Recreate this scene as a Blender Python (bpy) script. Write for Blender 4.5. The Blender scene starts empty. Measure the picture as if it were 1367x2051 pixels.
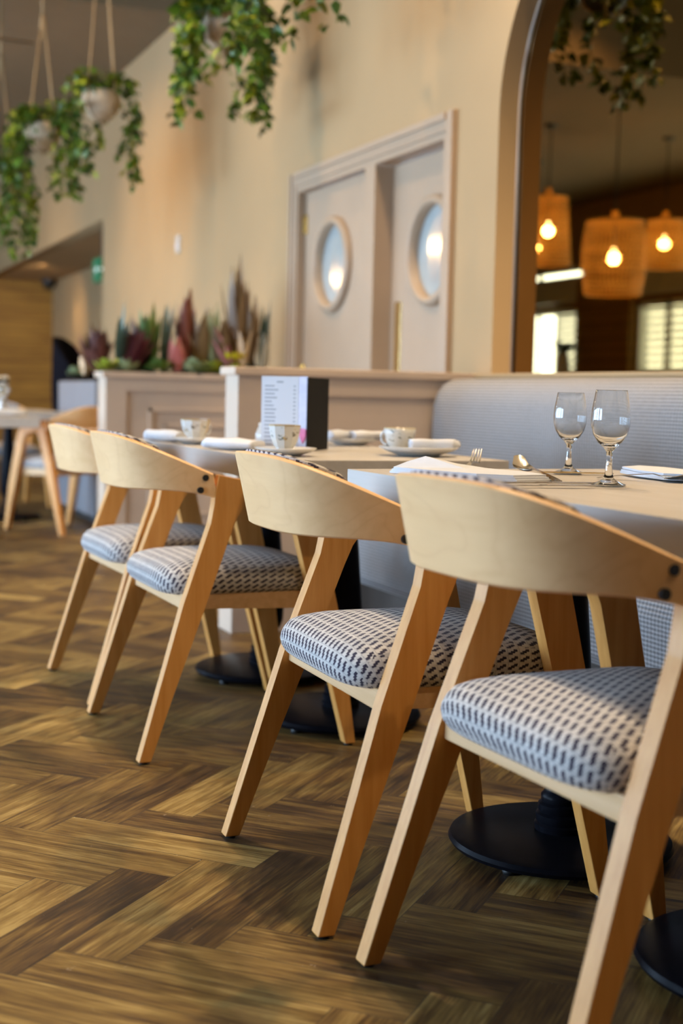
import bpy, bmesh, math, random
from mathutils import Vector, Matrix

C = bpy.context.scene.collection
SC = bpy.context.scene
PI = math.pi
rnd = random.Random(7)

# ------------------------------------------------------------------ camera
F_PX, TH, PT, RL, CAM_H = 2750.0, 0.388142556, 0.0849905114, 0.0221544976, 0.89
fwd = Vector((math.sin(TH) * math.cos(PT), math.cos(TH) * math.cos(PT), -math.sin(PT)))
rt0 = Vector((math.cos(TH), -math.sin(TH), 0.0))
dn0 = fwd.cross(rt0)
rt = rt0 * math.cos(RL) - dn0 * math.sin(RL)
dn = dn0 * math.cos(RL) + rt0 * math.sin(RL)
cam_d = bpy.data.cameras.new('camera')
cam = bpy.data.objects.new('camera', cam_d)
C.objects.link(cam)
M = Matrix((rt, -dn, -fwd)).transposed().to_4x4()
M.translation = Vector((0, 0, CAM_H))
cam.matrix_world = M
cam_d.sensor_fit = 'VERTICAL'
cam_d.sensor_height = 36.0
cam_d.sensor_width = 24.0
cam_d.lens = F_PX / 2051.0 * 36.0
cam_d.clip_start = 0.05
cam_d.clip_end = 200
cam_d.dof.use_dof = True
cam_d.dof.focus_distance = 2.62
cam_d.dof.aperture_fstop = 2.6
SC.camera = cam

# ------------------------------------------------------------------ world, exposure, lights
SC.view_settings.view_transform = 'Standard'
SC.view_settings.look = 'None'
SC.view_settings.gamma = 1.0
SC.view_settings.use_curve_mapping = False
SC.view_settings.exposure = 0.0
SC.cycles.use_denoising = True
SC.cycles.max_bounces = 10
SC.cycles.diffuse_bounces = 5
SC.cycles.glossy_bounces = 5
SC.cycles.transmission_bounces = 10
SC.cycles.transparent_max_bounces = 12
SC.cycles.sample_clamp_indirect = 6.0
SC.cycles.caustics_reflective = False
SC.cycles.caustics_refractive = False
SC.cycles.blur_glossy = 0.5

SKY = 35.0
W = bpy.data.worlds.new('daylight')
SC.world = W
W.use_nodes = True
wb = W.node_tree.nodes['Background']
wb.inputs['Color'].default_value = (0.50, 0.72, 1.0, 1)
wb.inputs['Strength'].default_value = SKY

WARM = (1.0, 0.70, 0.38)
WARM2 = (1.0, 0.76, 0.49)


def lamp(name, kind, loc, power, color=WARM, size=0.05, target=None, spot=None, blend=0.5, parent=None):
    d = bpy.data.lights.new(name, kind)
    d.energy = power
    d.color = color
    if kind in ('POINT', 'SPOT'):
        d.shadow_soft_size = size
    if kind == 'SPOT':
        d.spot_size = spot
        d.spot_blend = blend
    o = bpy.data.objects.new(name, d)
    C.objects.link(o)
    o.location = loc
    if target is not None:
        o.rotation_euler = (Vector(target) - Vector(loc)).to_track_quat('-Z', 'Y').to_euler()
    if parent:
        o.parent = parent
    return o


def portal(loc, sx, sy, rot):
    d = bpy.data.lights.new('window_daylight', 'AREA')
    d.shape = 'RECTANGLE'
    d.size, d.size_y = sx, sy
    d.cycles.is_portal = True
    o = bpy.data.objects.new('window_daylight', d)
    C.objects.link(o)
    o.location = loc
    o.rotation_euler = rot
    return o


# ceiling downlights over the dining row and along the wall
CEIL = 4.3
for (x, y, p, tx) in ((2.10, 1.75, 240, 1.45), (2.05, 3.25, 215, 1.45), (2.05, 4.7, 190, 1.6), (1.85, 0.4, 150, 0.9),
                      (1.70, 4.0, 120, 0.6), (0.0, 6.6, 150, 0.0), (-0.2, 8.8, 170, -0.2)):
    lamp('ceiling_downlight', 'SPOT', (x, y, 4.22), p * 1.0, WARM2, 0.05, (tx, y, 0), 1.9, 0.6)
# wall washers: one close scallop, the rest fill spots added to brighten the wall from across the aisle
lamp('wall_washer', 'SPOT', (2.34, 7.62, 4.2), 150, WARM, 0.03, (2.46, 7.62, 0), 0.9, 0.9)
for (y, p, z) in ((10.2, 210, 3.4), (8.2, 110, 4.2), (6.3, 125, 4.2), (4.4, 110, 4.2)):
    lamp('wall_fill_spot', 'SPOT', (0.55, y, z), p, WARM, 0.06, (2.6, y - 0.1, 1.4), 1.5, 1.0)
lamp('planter_spot', 'SPOT', (1.3, 6.6, 4.2), 170, WARM2, 0.03, (2.1, 7.8, 1.0), 0.5, 0.6)
lamp('alcove_wall_light', 'SPOT', (3.36, 17.6, 2.30), 26, WARM, 0.03, (3.45, 17.6, 0), 0.9, 0.7)
lamp('alcove_fill', 'SPOT', (2.9, 16.6, 2.33), 90, WARM, 0.05, (2.9, 19.3, 0.6), 1.9, 0.9)  # added fill that brightens the far timber wall, no fitting of its own
lamp('far_room_lamp', 'SPOT', (0.6, 12.5, 3.4), 200, WARM, 0.08, (1.6, 15.0, 0.4), 1.9, 0.8)

# ------------------------------------------------------------------ node helpers


def new_mat(name):
    m = bpy.data.materials.new(name)
    m.use_nodes = True
    nt = m.node_tree
    b = nt.nodes['Principled BSDF']
    return m, nt, b


def N(nt, kind, **kw):
    n = nt.nodes.new(kind)
    for k, v in kw.items():
        setattr(n, k, v)
    return n


def link(nt, a, b):
    nt.links.new(a, b)


def math_n(nt, op, a, b=None, c=None):
    n = nt.nodes.new('ShaderNodeMath')
    n.operation = op
    for i, v in enumerate((a, b, c)):
        if v is None:
            continue
        if isinstance(v, (int, float)):
            n.inputs[i].default_value = v
        else:
            nt.links.new(v, n.inputs[i])
    return n.outputs[0]


def mix_c(nt, fac, a, b, mode='MIX'):
    n = nt.nodes.new('ShaderNodeMix')
    n.data_type = 'RGBA'
    n.blend_type = mode
    if isinstance(fac, (int, float)):
        n.inputs[0].default_value = fac
    else:
        nt.links.new(fac, n.inputs[0])
    for i, v in ((6, a), (7, b)):
        if isinstance(v, tuple):
            n.inputs[i].default_value = (v[0], v[1], v[2], 1)
        else:
            nt.links.new(v, n.inputs[i])
    return n.outputs[2]


def coords(nt, kind='Object', scale=(1, 1, 1), uv=None, rot=(0, 0, 0), loc=(0, 0, 0)):
    if uv:
        t = N(nt, 'ShaderNodeUVMap', uv_map=uv)
        out = t.outputs[0]
    else:
        t = N(nt, 'ShaderNodeTexCoord')
        out = t.outputs[kind]
    mp = N(nt, 'ShaderNodeMapping')
    mp.inputs['Scale'].default_value = scale
    mp.inputs['Rotation'].default_value = rot
    mp.inputs['Location'].default_value = loc
    link(nt, out, mp.inputs[0])
    return mp.outputs[0]


def noise(nt, vec, scale=5, detail=4, rough=0.55, dist=0.0):
    n = N(nt, 'ShaderNodeTexNoise')
    n.inputs['Scale'].default_value = scale
    n.inputs['Detail'].default_value = detail
    n.inputs['Roughness'].default_value = rough
    n.inputs['Distortion'].default_value = dist
    if vec is not None:
        link(nt, vec, n.inputs['Vector'])
    return n.outputs[0]


def ramp(nt, fac, stops):
    n = N(nt, 'ShaderNodeValToRGB')
    cr = n.color_ramp
    while len(cr.elements) < len(stops):
        cr.elements.new(0.5)
    for e, (p, c) in zip(cr.elements, stops):
        e.position = p
        e.color = (c[0], c[1], c[2], 1) if isinstance(c, tuple) else (c, c, c, 1)
    link(nt, fac, n.inputs[0])
    return n.outputs[0]


def bump(nt, b, h, strength=0.2, dist=0.002):
    n = N(nt, 'ShaderNodeBump')
    n.inputs['Strength'].default_value = strength
    n.inputs['Distance'].default_value = dist
    link(nt, h, n.inputs['Height'])
    link(nt, n.outputs[0], b.inputs['Normal'])


def plain(name, col, rough=0.5, metal=0.0, spec=0.5, var=0.06, vscale=6.0, emit=None, estr=0.0):
    m, nt, b = new_mat(name)
    v = noise(nt, coords(nt), vscale, 3)
    lo = tuple(max(0, c * (1 - var)) for c in col)
    hi = tuple(min(1, c * (1 + var)) for c in col)
    link(nt, ramp(nt, v, [(0.3, lo), (0.7, hi)]), b.inputs['Base Color'])
    b.inputs['Roughness'].default_value = rough
    b.inputs['Metallic'].default_value = metal
    b.inputs['Specular IOR Level'].default_value = spec
    if emit:
        b.inputs['Emission Color'].default_value = (*emit, 1)
        b.inputs['Emission Strength'].default_value = estr
    return m


def wood(name, dark, light, axis=2, fine=55.0, rough=0.45, figure=0.0):
    """straight-grained timber; axis is the grain direction in the part's own space"""
    m, nt, b = new_mat(name)
    sc = [fine, fine, fine]
    sc[axis] = fine * 0.05
    oi = N(nt, 'ShaderNodeObjectInfo')
    v = coords(nt, 'Object', tuple(sc))
    add = N(nt, 'ShaderNodeVectorMath', operation='ADD')
    link(nt, v, add.inputs[0])
    sc2 = N(nt, 'ShaderNodeVectorMath', operation='SCALE')
    sc2.inputs[0].default_value = (13.1, 7.7, 3.3)
    link(nt, oi.outputs['Random'], sc2.inputs['Scale'])
    link(nt, sc2.outputs[0], add.inputs[1])
    g = noise(nt, add.outputs[0], 1.0, 5, 0.6, 0.3)
    col = ramp(nt, g, [(0.30, dark), (0.72, light)])
    big = noise(nt, coords(nt, 'Object', (3, 3, 3)), 2.0, 2)
    col = mix_c(nt, math_n(nt, 'MULTIPLY', big, 0.35), col, tuple(c * 0.82 for c in dark))
    if figure > 0:
        sf = [7.0, 7.0, 7.0]
        sf[axis] = 2.6
        d = noise(nt, coords(nt, 'Object', tuple(sf)), 1.0, 2, 0.5, 0.4)
        rings = math_n(nt, 'FRACT', math_n(nt, 'MULTIPLY', d, 9.0))
        line = math_n(nt, 'POWER', math_n(nt, 'ABSOLUTE', math_n(nt, 'SUBTRACT', math_n(nt, 'MULTIPLY', rings, 2.0), 1.0)), 6.0)
        col = mix_c(nt, math_n(nt, 'MULTIPLY', line, figure), col, (dark[0] * 0.62, dark[1] * 0.45, dark[2] * 0.35))
    link(nt, col, b.inputs['Base Color'])
    b.inputs['Roughness'].default_value = rough
    b.inputs['Specular IOR Level'].default_value = 0.35
    bump(nt, b, g, 0.08, 0.0006)
    return m


def fabric_chair():
    """woven upholstery: stepped dark dashes on pale cloth"""
    m, nt, b = new_mat('woven_dash_fabric')
    uv = coords(nt, uv='UVMap')
    wob = noise(nt, uv, 220, 2)
    sep = N(nt, 'ShaderNodeSeparateXYZ')
    link(nt, uv, sep.inputs[0])
    w = math_n(nt, 'MULTIPLY', math_n(nt, 'SUBTRACT', wob, 0.5), 0.14)
    u = math_n(nt, 'ADD', math_n(nt, 'MULTIPLY', sep.outputs[0], 1 / 0.0245), w)
    v = math_n(nt, 'ADD', math_n(nt, 'MULTIPLY', sep.outputs[1], 1 / 0.0192), w)
    fu = math_n(nt, 'FRACT', u)
    fv = math_n(nt, 'FRACT', v)

    def box(u0, u1, v0, v1):
        a = math_n(nt, 'MULTIPLY', math_n(nt, 'GREATER_THAN', fu, u0), math_n(nt, 'LESS_THAN', fu, u1))
        c = math_n(nt, 'MULTIPLY', math_n(nt, 'GREATER_THAN', fv, v0), math_n(nt, 'LESS_THAN', fv, v1))
        return math_n(nt, 'MULTIPLY', a, c)
    d = box(0.08, 0.44, 0.10, 0.44)
    d = math_n(nt, 'MAXIMUM', d, box(0.30, 0.66, 0.30, 0.66))
    d = math_n(nt, 'MAXIMUM', d, box(0.54, 0.88, 0.50, 0.88))
    grey = math_n(nt, 'MAXIMUM', math_n(nt, 'LESS_THAN', fu, 0.06), math_n(nt, 'LESS_THAN', fv, 0.05))
    ju = noise(nt, uv, 60, 2)
    pale = ramp(nt, ju, [(0.3, (0.50, 0.475, 0.445)), (0.7, (0.64, 0.61, 0.575))])
    dk = ramp(nt, wob, [(0.3, (0.016, 0.013, 0.026)), (0.7, (0.055, 0.045, 0.075))])
    col = mix_c(nt, math_n(nt, 'MULTIPLY', grey, 0.7), pale, (0.30, 0.29, 0.29))
    col = mix_c(nt, d, col, dk)
    link(nt, col, b.inputs['Base Color'])
    b.inputs['Roughness'].default_value = 0.9
    b.inputs['Specular IOR Level'].default_value = 0.15
    b.inputs['Sheen Weight'].default_value = 0.15
    wv = math_n(nt, 'SINE', math_n(nt, 'MULTIPLY', sep.outputs[1], 2 * PI / 0.003))
    wv2 = math_n(nt, 'MULTIPLY', wv, math_n(nt, 'SINE', math_n(nt, 'MULTIPLY', sep.outputs[0], 2 * PI / 0.003)))
    bump(nt, b, math_n(nt, 'ADD', wv2, math_n(nt, 'MULTIPLY', wob, 2.0)), 0.35, 0.0008)
    return m


def fabric_bench():
    m, nt, b = new_mat('grey_weave_fabric')
    uv = coords(nt, 'Object')
    sep = N(nt, 'ShaderNodeSeparateXYZ')
    link(nt, uv, sep.inputs[0])
    wob = noise(nt, coords(nt, 'Object', (300, 300, 300)), 1.0, 2)
    rows = math_n(nt, 'SINE', math_n(nt, 'ADD', math_n(nt, 'MULTIPLY', sep.outputs[2], 2 * PI / 0.0105), wob))
    cols = math_n(nt, 'SINE', math_n(nt, 'MULTIPLY', sep.outputs[1], 2 * PI / 0.014))
    h = math_n(nt, 'ADD', rows, math_n(nt, 'MULTIPLY', cols, 0.6))
    f = math_n(nt, 'ADD', math_n(nt, 'MULTIPLY', h, 0.30), math_n(nt, 'MULTIPLY', wob, 0.95))
    link(nt, ramp(nt, f, [(0.1, (0.150, 0.142, 0.140)), (0.9, (0.39, 0.372, 0.365))]), b.inputs['Base Color'])
    b.inputs['Roughness'].default_value = 0.95
    b.inputs['Specular IOR Level'].default_value = 0.1
    bump(nt, b, h, 0.3, 0.001)
    return m


def floor_mat():
    m, nt, b = new_mat('herringbone_oak_vinyl')
    uv = N(nt, 'ShaderNodeUVMap', uv_map='UVMap').outputs[0]
    rn = N(nt, 'ShaderNodeUVMap', uv_map='plank')
    sepr = N(nt, 'ShaderNodeSeparateXYZ')
    link(nt, rn.outputs[0], sepr.inputs[0])
    r1, r2 = sepr.outputs[0], sepr.outputs[1]
    mp = N(nt, 'ShaderNodeMapping')
    mp.inputs['Scale'].default_value = (2.6, 42.0, 1.0)
    link(nt, uv, mp.inputs[0])
    off = N(nt, 'ShaderNodeCombineXYZ')
    link(nt, math_n(nt, 'MULTIPLY', r1, 37.0), off.inputs[0])
    link(nt, math_n(nt, 'MULTIPLY', r2, 91.0), off.inputs[1])
    ad = N(nt, 'ShaderNodeVectorMath', operation='ADD')
    link(nt, mp.outputs[0], ad.inputs[0])
    link(nt, off.outputs[0], ad.inputs[1])
    g = noise(nt, ad.outputs[0], 1.0, 6, 0.62, 0.5)
    mp2 = N(nt, 'ShaderNodeMapping')
    mp2.inputs['Scale'].default_value = (3.4, 13.0, 1.0)
    link(nt, uv, mp2.inputs[0])
    ad2 = N(nt, 'ShaderNodeVectorMath', operation='ADD')
    link(nt, mp2.outputs[0], ad2.inputs[0])
    link(nt, off.outputs[0], ad2.inputs[1])
    g2 = noise(nt, ad2.outputs[0], 1.0, 4, 0.55, 1.2)
    mp3 = N(nt, 'ShaderNodeMapping')
    mp3.inputs['Scale'].default_value = (8.0, 150.0, 1.0)
    link(nt, uv, mp3.inputs[0])
    ad3 = N(nt, 'ShaderNodeVectorMath', operation='ADD')
    link(nt, mp3.outputs[0], ad3.inputs[0])
    link(nt, off.outputs[0], ad3.inputs[1])
    g3 = noise(nt, ad3.outputs[0], 1.0, 3, 0.6)
    f = math_n(nt, 'ADD', math_n(nt, 'MULTIPLY', g, 0.56), math_n(nt, 'MULTIPLY', g2, 0.44))
    f = math_n(nt, 'ADD', f, math_n(nt, 'MULTIPLY', math_n(nt, 'SUBTRACT', r1, 0.5), 0.22))
    f = math_n(nt, 'ADD', f, math_n(nt, 'MULTIPLY', math_n(nt, 'SUBTRACT', g3, 0.5), 0.42))
    col = ramp(nt, f, [(0.32, (0.030, 0.014, 0.005)), (0.42, (0.084, 0.042, 0.011)), (0.50, (0.150, 0.084, 0.020)),
                       (0.58, (0.225, 0.136, 0.034)), (0.71, (0.39, 0.265, 0.085))])
    # worn pale flecks
    fl = noise(nt, coords(nt, 'Object', (1, 1, 1)), 26, 4, 0.7)
    col = mix_c(nt, math_n(nt, 'MULTIPLY', math_n(nt, 'GREATER_THAN', fl, 0.70), 0.35), col, (0.55, 0.45, 0.31))
    # joints between planks: distance to plank edge, stored in plank-local uv
    sep = N(nt, 'ShaderNodeSeparateXYZ')
    link(nt, uv, sep.inputs[0])
    PW, PL = 0.111, 0.477
    du = math_n(nt, 'MINIMUM', sep.outputs[0], math_n(nt, 'SUBTRACT', PL, sep.outputs[0]))
    dv = math_n(nt, 'MINIMUM', sep.outputs[1], math_n(nt, 'SUBTRACT', PW, sep.outputs[1]))
    e = math_n(nt, 'LESS_THAN', math_n(nt, 'MINIMUM', du, dv), 0.0011)
    col = mix_c(nt, math_n(nt, 'MULTIPLY', e, 0.7), col, (0.03, 0.02, 0.014))
    link(nt, col, b.inputs['Base Color'])
    link(nt, ramp(nt, g, [(0.3, 0.42), (0.7, 0.56)]), b.inputs['Roughness'])
    b.inputs['Specular IOR Level'].default_value = 0.4
    hgt = math_n(nt, 'SUBTRACT', math_n(nt, 'MULTIPLY', g3, 0.5), e)
    bump(nt, b, hgt, 0.22, 0.0012)
    return m


def leaf_mat(name, c1, c2, rough=0.45, trans=0.15):
    m, nt, b = new_mat(name)
    oi = N(nt, 'ShaderNodeNewGeometry')
    v = noise(nt, coords(nt), 9, 3)
    f = math_n(nt, 'ADD', math_n(nt, 'MULTIPLY', oi.outputs['Random Per Island'], 0.75), math_n(nt, 'MULTIPLY', v, 0.3))
    link(nt, ramp(nt, f, [(0.15, c1), (0.9, c2)]), b.inputs['Base Color'])
    b.inputs['Roughness'].default_value = rough
    return m


def glass_mat():
    m, nt, b = new_mat('clear_glass')
    b.inputs['Transmission Weight'].default_value = 1.0
    b.inputs['Roughness'].default_value = 0.0
    b.inputs['IOR'].default_value = 1.48
    b.inputs['Base Color'].default_value = (0.97, 0.98, 0.98, 1)
    return m


def pane_mat():
    m = bpy.data.materials.new('window_pane_glass')
    m.use_nodes = True
    nt = m.node_tree
    nt.nodes.clear()
    out = N(nt, 'ShaderNodeOutputMaterial')
    mix = N(nt, 'ShaderNodeMixShader')
    tr = N(nt, 'ShaderNodeBsdfTransparent')
    gl = N(nt, 'ShaderNodeBsdfGlossy')
    gl.inputs['Roughness'].default_value = 0.02
    fr = N(nt, 'ShaderNodeLayerWeight')
    fr.inputs['Blend'].default_value = 0.5
    link(nt, math_n(nt, 'ADD', 0.03, math_n(nt, 'MULTIPLY', math_n(nt, 'POWER', fr.outputs['Facing'], 5.0), 0.6)), mix.inputs[0])
    link(nt, tr.outputs[0], mix.inputs[1])
    link(nt, gl.outputs[0], mix.inputs[2])
    link(nt, mix.outputs[0], out.inputs[0])
    return m


def timber_wall_mat():
    m, nt, b = new_mat('timber_board_cladding')
    v = coords(nt, 'Object')
    sep = N(nt, 'ShaderNodeSeparateXYZ')
    link(nt, v, sep.inputs[0])
    z = math_n(nt, 'MULTIPLY', sep.outputs[2], 1 / 0.14)
    row = math_n(nt, 'FLOOR', z)
    cmb = N(nt, 'ShaderNodeCombineXYZ')
    link(nt, math_n(nt, 'ADD', math_n(nt, 'MULTIPLY', sep.outputs[0], 1.3), math_n(nt, 'MULTIPLY', row, 3.7)), cmb.inputs[0])
    link(nt, row, cmb.inputs[1])
    link(nt, math_n(nt, 'MULTIPLY', sep.outputs[2], 14), cmb.inputs[2])
    g = noise(nt, cmb.outputs[0], 1.0, 4)
    col = ramp(nt, g, [(0.3, (0.17, 0.075, 0.008)), (0.7, (0.40, 0.22, 0.035))])
    gap = math_n(nt, 'LESS_THAN', math_n(nt, 'FRACT', z), 0.06)
    link(nt, mix_c(nt, math_n(nt, 'MULTIPLY', gap, 0.8), col, (0.03, 0.015, 0.005)), b.inputs['Base Color'])
    b.inputs['Roughness'].default_value = 0.6
    return m


def rattan_mat():
    m, nt, b = new_mat('rattan_cane')
    g = noise(nt, coords(nt, 'Object', (60, 60, 60)), 1.0, 2)
    col = ramp(nt, g, [(0.3, (0.60, 0.33, 0.07)), (0.7, (0.85, 0.55, 0.16))])
    link(nt, col, b.inputs['Base Color'])
    b.inputs['Roughness'].default_value = 0.6
    tr = N(nt, 'ShaderNodeBsdfTranslucent')
    link(nt, col, tr.inputs[0])
    mx = N(nt, 'ShaderNodeMixShader')
    mx.inputs[0].default_value = 0.40
    link(nt, b.outputs[0], mx.inputs[1])
    link(nt, tr.outputs[0], mx.inputs[2])
    link(nt, mx.outputs[0], nt.nodes['Material Output'].inputs[0])
    return m


def cup_mat(name, gold):
    m, nt, b = new_mat(name)
    uv = coords(nt, uv='UVMap')
    sep = N(nt, 'ShaderNodeSeparateXYZ')
    link(nt, uv, sep.inputs[0])
    band = math_n(nt, 'MULTIPLY', math_n(nt, 'GREATER_THAN', sep.outputs[1], 0.42), math_n(nt, 'LESS_THAN', sep.outputs[1], 0.92))
    n1 = noise(nt, coords(nt, uv='UVMap', scale=(14, 5, 1)), 1.0, 3, 0.6, 0.6)
    spots = math_n(nt, 'MULTIPLY', band, math_n(nt, 'GREATER_THAN', n1, 0.60))
    n2 = noise(nt, coords(nt, uv='UVMap', scale=(6, 2, 1), loc=(5, 2, 0)), 1.0, 2)
    c2 = ramp(nt, n2, [(0.42, (0.05, 0.07, 0.05)), (0.5, gold), (0.62, (0.10, 0.08, 0.05))])
    col = mix_c(nt, math_n(nt, 'MULTIPLY', spots, 0.85), (0.68, 0.67, 0.63), c2)
    pan = math_n(nt, 'LESS_THAN', math_n(nt, 'ABSOLUTE', math_n(nt, 'SUBTRACT', sep.outputs[0], 0.845)), 0.05)
    col = mix_c(nt, math_n(nt, 'MULTIPLY', math_n(nt, 'MULTIPLY', pan, math_n(nt, 'GREATER_THAN', sep.outputs[1], 0.25)), 0.75), col, gold)
    rim = math_n(nt, 'GREATER_THAN', sep.outputs[1], 0.955)
    col = mix_c(nt, math_n(nt, 'MULTIPLY', rim, 0.8), col, gold)
    link(nt, col, b.inputs['Base Color'])
    b.inputs['Roughness'].default_value = 0.15
    return m


def menu_page_mat():
    """white page with a short heading and rows of fine grey print too small to read"""
    m, nt, b = new_mat('printed_menu_page')
    uv = coords(nt, uv='UVMap')
    sep = N(nt, 'ShaderNodeSeparateXYZ')
    link(nt, uv, sep.inputs[0])
    u, v = sep.outputs[0], sep.outputs[1]
    rows = math_n(nt, 'MULTIPLY', v, 19.0)
    rid = math_n(nt, 'FLOOR', rows)
    fr = math_n(nt, 'FRACT', rows)
    inrow = math_n(nt, 'MULTIPLY', math_n(nt, 'GREATER_THAN', fr, 0.35), math_n(nt, 'LESS_THAN', fr, 0.72))
    wn = N(nt, 'ShaderNodeTexWhiteNoise', noise_dimensions='1D')
    link(nt, rid, wn.inputs['W'])
    end = math_n(nt, 'ADD', 0.26, math_n(nt, 'MULTIPLY', wn.outputs['Value'], 0.20))
    seg = math_n(nt, 'MULTIPLY', math_n(nt, 'GREATER_THAN', u, 0.09), math_n(nt, 'LESS_THAN', u, end))
    price = math_n(nt, 'MULTIPLY', math_n(nt, 'GREATER_THAN', u, 0.86), math_n(nt, 'LESS_THAN', u, 0.92))
    body = math_n(nt, 'MULTIPLY', math_n(nt, 'LESS_THAN', v, 0.88), math_n(nt, 'GREATER_THAN', v, 0.06))
    cell = noise(nt, coords(nt, uv='UVMap', scale=(120, 19, 1)), 1.0, 1)
    ink = math_n(nt, 'MULTIPLY', math_n(nt, 'MULTIPLY', inrow, body), math_n(nt, 'MAXIMUM', seg, price))
    head = math_n(nt, 'MULTIPLY', math_n(nt, 'LESS_THAN', math_n(nt, 'ABSOLUTE', math_n(nt, 'SUBTRACT', v, 0.925)), 0.012),
                  math_n(nt, 'LESS_THAN', math_n(nt, 'ABSOLUTE', math_n(nt, 'SUBTRACT', u, 0.5)), 0.09))
    ink = math_n(nt, 'MAXIMUM', ink, head)
    ink = math_n(nt, 'MULTIPLY', ink, math_n(nt, 'ADD', 0.35, math_n(nt, 'MULTIPLY', cell, 0.5)))
    link(nt, mix_c(nt, ink, (0.60, 0.60, 0.63), (0.10, 0.11, 0.15)), b.inputs['Base Color'])
    b.inputs['Roughness'].default_value = 0.5
    return m


# ------------------------------------------------------------------ materials
M_floor = floor_mat()
M_wall = plain('taupe_wall_paint', (0.385, 0.258, 0.130), 0.75, spec=0.25, var=0.04, vscale=1.5)
M_door = plain('blush_taupe_door_paint', (0.40, 0.284, 0.188), 0.45, spec=0.35, var=0.02)
M_ceil = plain('ceiling_paint', (0.21, 0.155, 0.095), 0.9, spec=0.1, var=0.03)
M_wallback = plain('room_paint', (0.22, 0.155, 0.10), 0.85, spec=0.1)
M_white = plain('window_white_paint', (0.62, 0.63, 0.60), 0.5, var=0.02)
M_joinery = plain('taupe_joinery_paint', (0.59, 0.45, 0.335), 0.45, spec=0.35, var=0.04)
M_trough = plain('grey_trough_paint', (0.20, 0.20, 0.215), 0.5, var=0.04)
M_timber = timber_wall_mat()
M_beech = wood('beech_solid', (0.61, 0.265, 0.055), (0.77, 0.385, 0.110), 2)
M_veneer = wood('birch_veneer', (0.84, 0.515, 0.240), (0.95, 0.615, 0.315), 1, 26.0, 0.42, 0.13)
M_rail = wood('beech_rail', (0.62, 0.38, 0.18), (0.76, 0.50, 0.27), 1)
M_table = wood('pale_ash_laminate', (0.52, 0.475, 0.42), (0.60, 0.56, 0.52), 1, 40.0, 0.38)
M_fab = fabric_chair()
M_bench = fabric_bench()
M_black = plain('black_powder_coat', (0.005, 0.005, 0.007), 0.30, spec=0.03, var=0.2, vscale=60)
M_cap = plain('black_plastic', (0.01, 0.01, 0.01), 0.5)
M_chin = plain('white_porcelain', (0.66, 0.65, 0.62), 0.12, var=0.01)
M_napkin = plain('white_linen', (0.66, 0.68, 0.73), 0.9, spec=0.1, var=0.02, vscale=40)
M_steel = plain('brushed_steel', (0.55, 0.52, 0.47), 0.18, 1.0, var=0.03)
M_brass = plain('polished_brass', (0.78, 0.55, 0.22), 0.25, 1.0, var=0.04)
M_glass = glass_mat()
M_pane = pane_mat()
M_cup = cup_mat('patterned_cup_porcelain', (0.50, 0.33, 0.10))
M_cup2 = cup_mat('sprig_cup_porcelain', (0.42, 0.34, 0.18))
M_page = menu_page_mat()
M_paper = plain('white_card', (0.60, 0.59, 0.62), 0.5, var=0.02)
M_pink = plain('magenta_print', (0.55, 0.03, 0.16), 0.4, var=0.2, vscale=80)
M_lilac = plain('lilac_print', (0.50, 0.47, 0.58), 0.5, var=0.1, vscale=30)
M_cover = plain('charcoal_card', (0.020, 0.019, 0.018), 0.7, spec=0.05, var=0.1)
M_port = plain('frosted_port_glass', (0.36, 0.385, 0.37), 0.10, spec=0.8, var=0.12, vscale=5)
M_rattan = rattan_mat()
M_bulb = plain('glowing_bulb', (1, 0.9, 0.7), 0.3, emit=(1.0, 0.80, 0.50), estr=55)
M_rope = plain('jute_rope', (0.42, 0.28, 0.14), 0.9, var=0.2, vscale=90)
M_pot = plain('sand_ceramic', (0.62, 0.46, 0.30), 0.7, var=0.06)
M_ivy = leaf_mat('trailing_ivy_leaf', (0.011, 0.04, 0.003), (0.11, 0.20, 0.008))
M_ivy2 = leaf_mat('golden_pothos_leaf', (0.02, 0.065, 0.003), (0.30, 0.34, 0.013))
M_stem = plain('plant_stem', (0.09, 0.13, 0.03), 0.7)
M_soil = plain('dark_soil', (0.03, 0.02, 0.015), 0.95, var=0.4, vscale=40)
M_gold_trim = plain('arch_bead_paint', (0.50, 0.42, 0.34), 0.3, var=0.02)
M_exit = plain('exit_green', (0.012, 0.15, 0.065), 0.4, emit=(0.10, 0.9, 0.40), estr=0.06)
M_exitw = plain('exit_white', (0.8, 0.9, 0.8), 0.4, emit=(0.8, 1.0, 0.8), estr=0.25)


def mirror_mat():
    m, nt, b = new_mat('smoked_bronze_mirror')
    link(nt, ramp(nt, noise(nt, coords(nt), 3, 3), [(0.3, (0.25, 0.155, 0.052)), (0.7, (0.28, 0.172, 0.062))]), b.inputs['Base Color'])
    b.inputs['Metallic'].default_value = 1.0
    b.inputs['Roughness'].default_value = 0.015
    return m


M_mirror = mirror_mat()

# ------------------------------------------------------------------ mesh helpers


def link_obj(name, me, mat, parent=None, smooth=False):
    o = bpy.data.objects.new(name, me)
    C.objects.link(o)
    if mat is not None:
        me.materials.append(mat)
    if parent is not None:
        o.parent = parent
    if smooth:
        for p in me.polygons:
            p.use_smooth = True
    return o


def obj(name, bm, mat, parent=None, smooth=False, angle=None):
    me = bpy.data.meshes.new(name)
    bmesh.ops.recalc_face_normals(bm, faces=bm.faces[:])
    bm.to_mesh(me)
    bm.free()
    o = link_obj(name, me, mat, parent, smooth)
    if smooth and angle:
        me.set_sharp_from_angle(angle=angle)
    return o


def tag(o, label, cat, group=None, kind=None):
    o['label'] = label
    o['category'] = cat
    if group:
        o['group'] = group
    if kind:
        o['kind'] = kind
    return o


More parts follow.
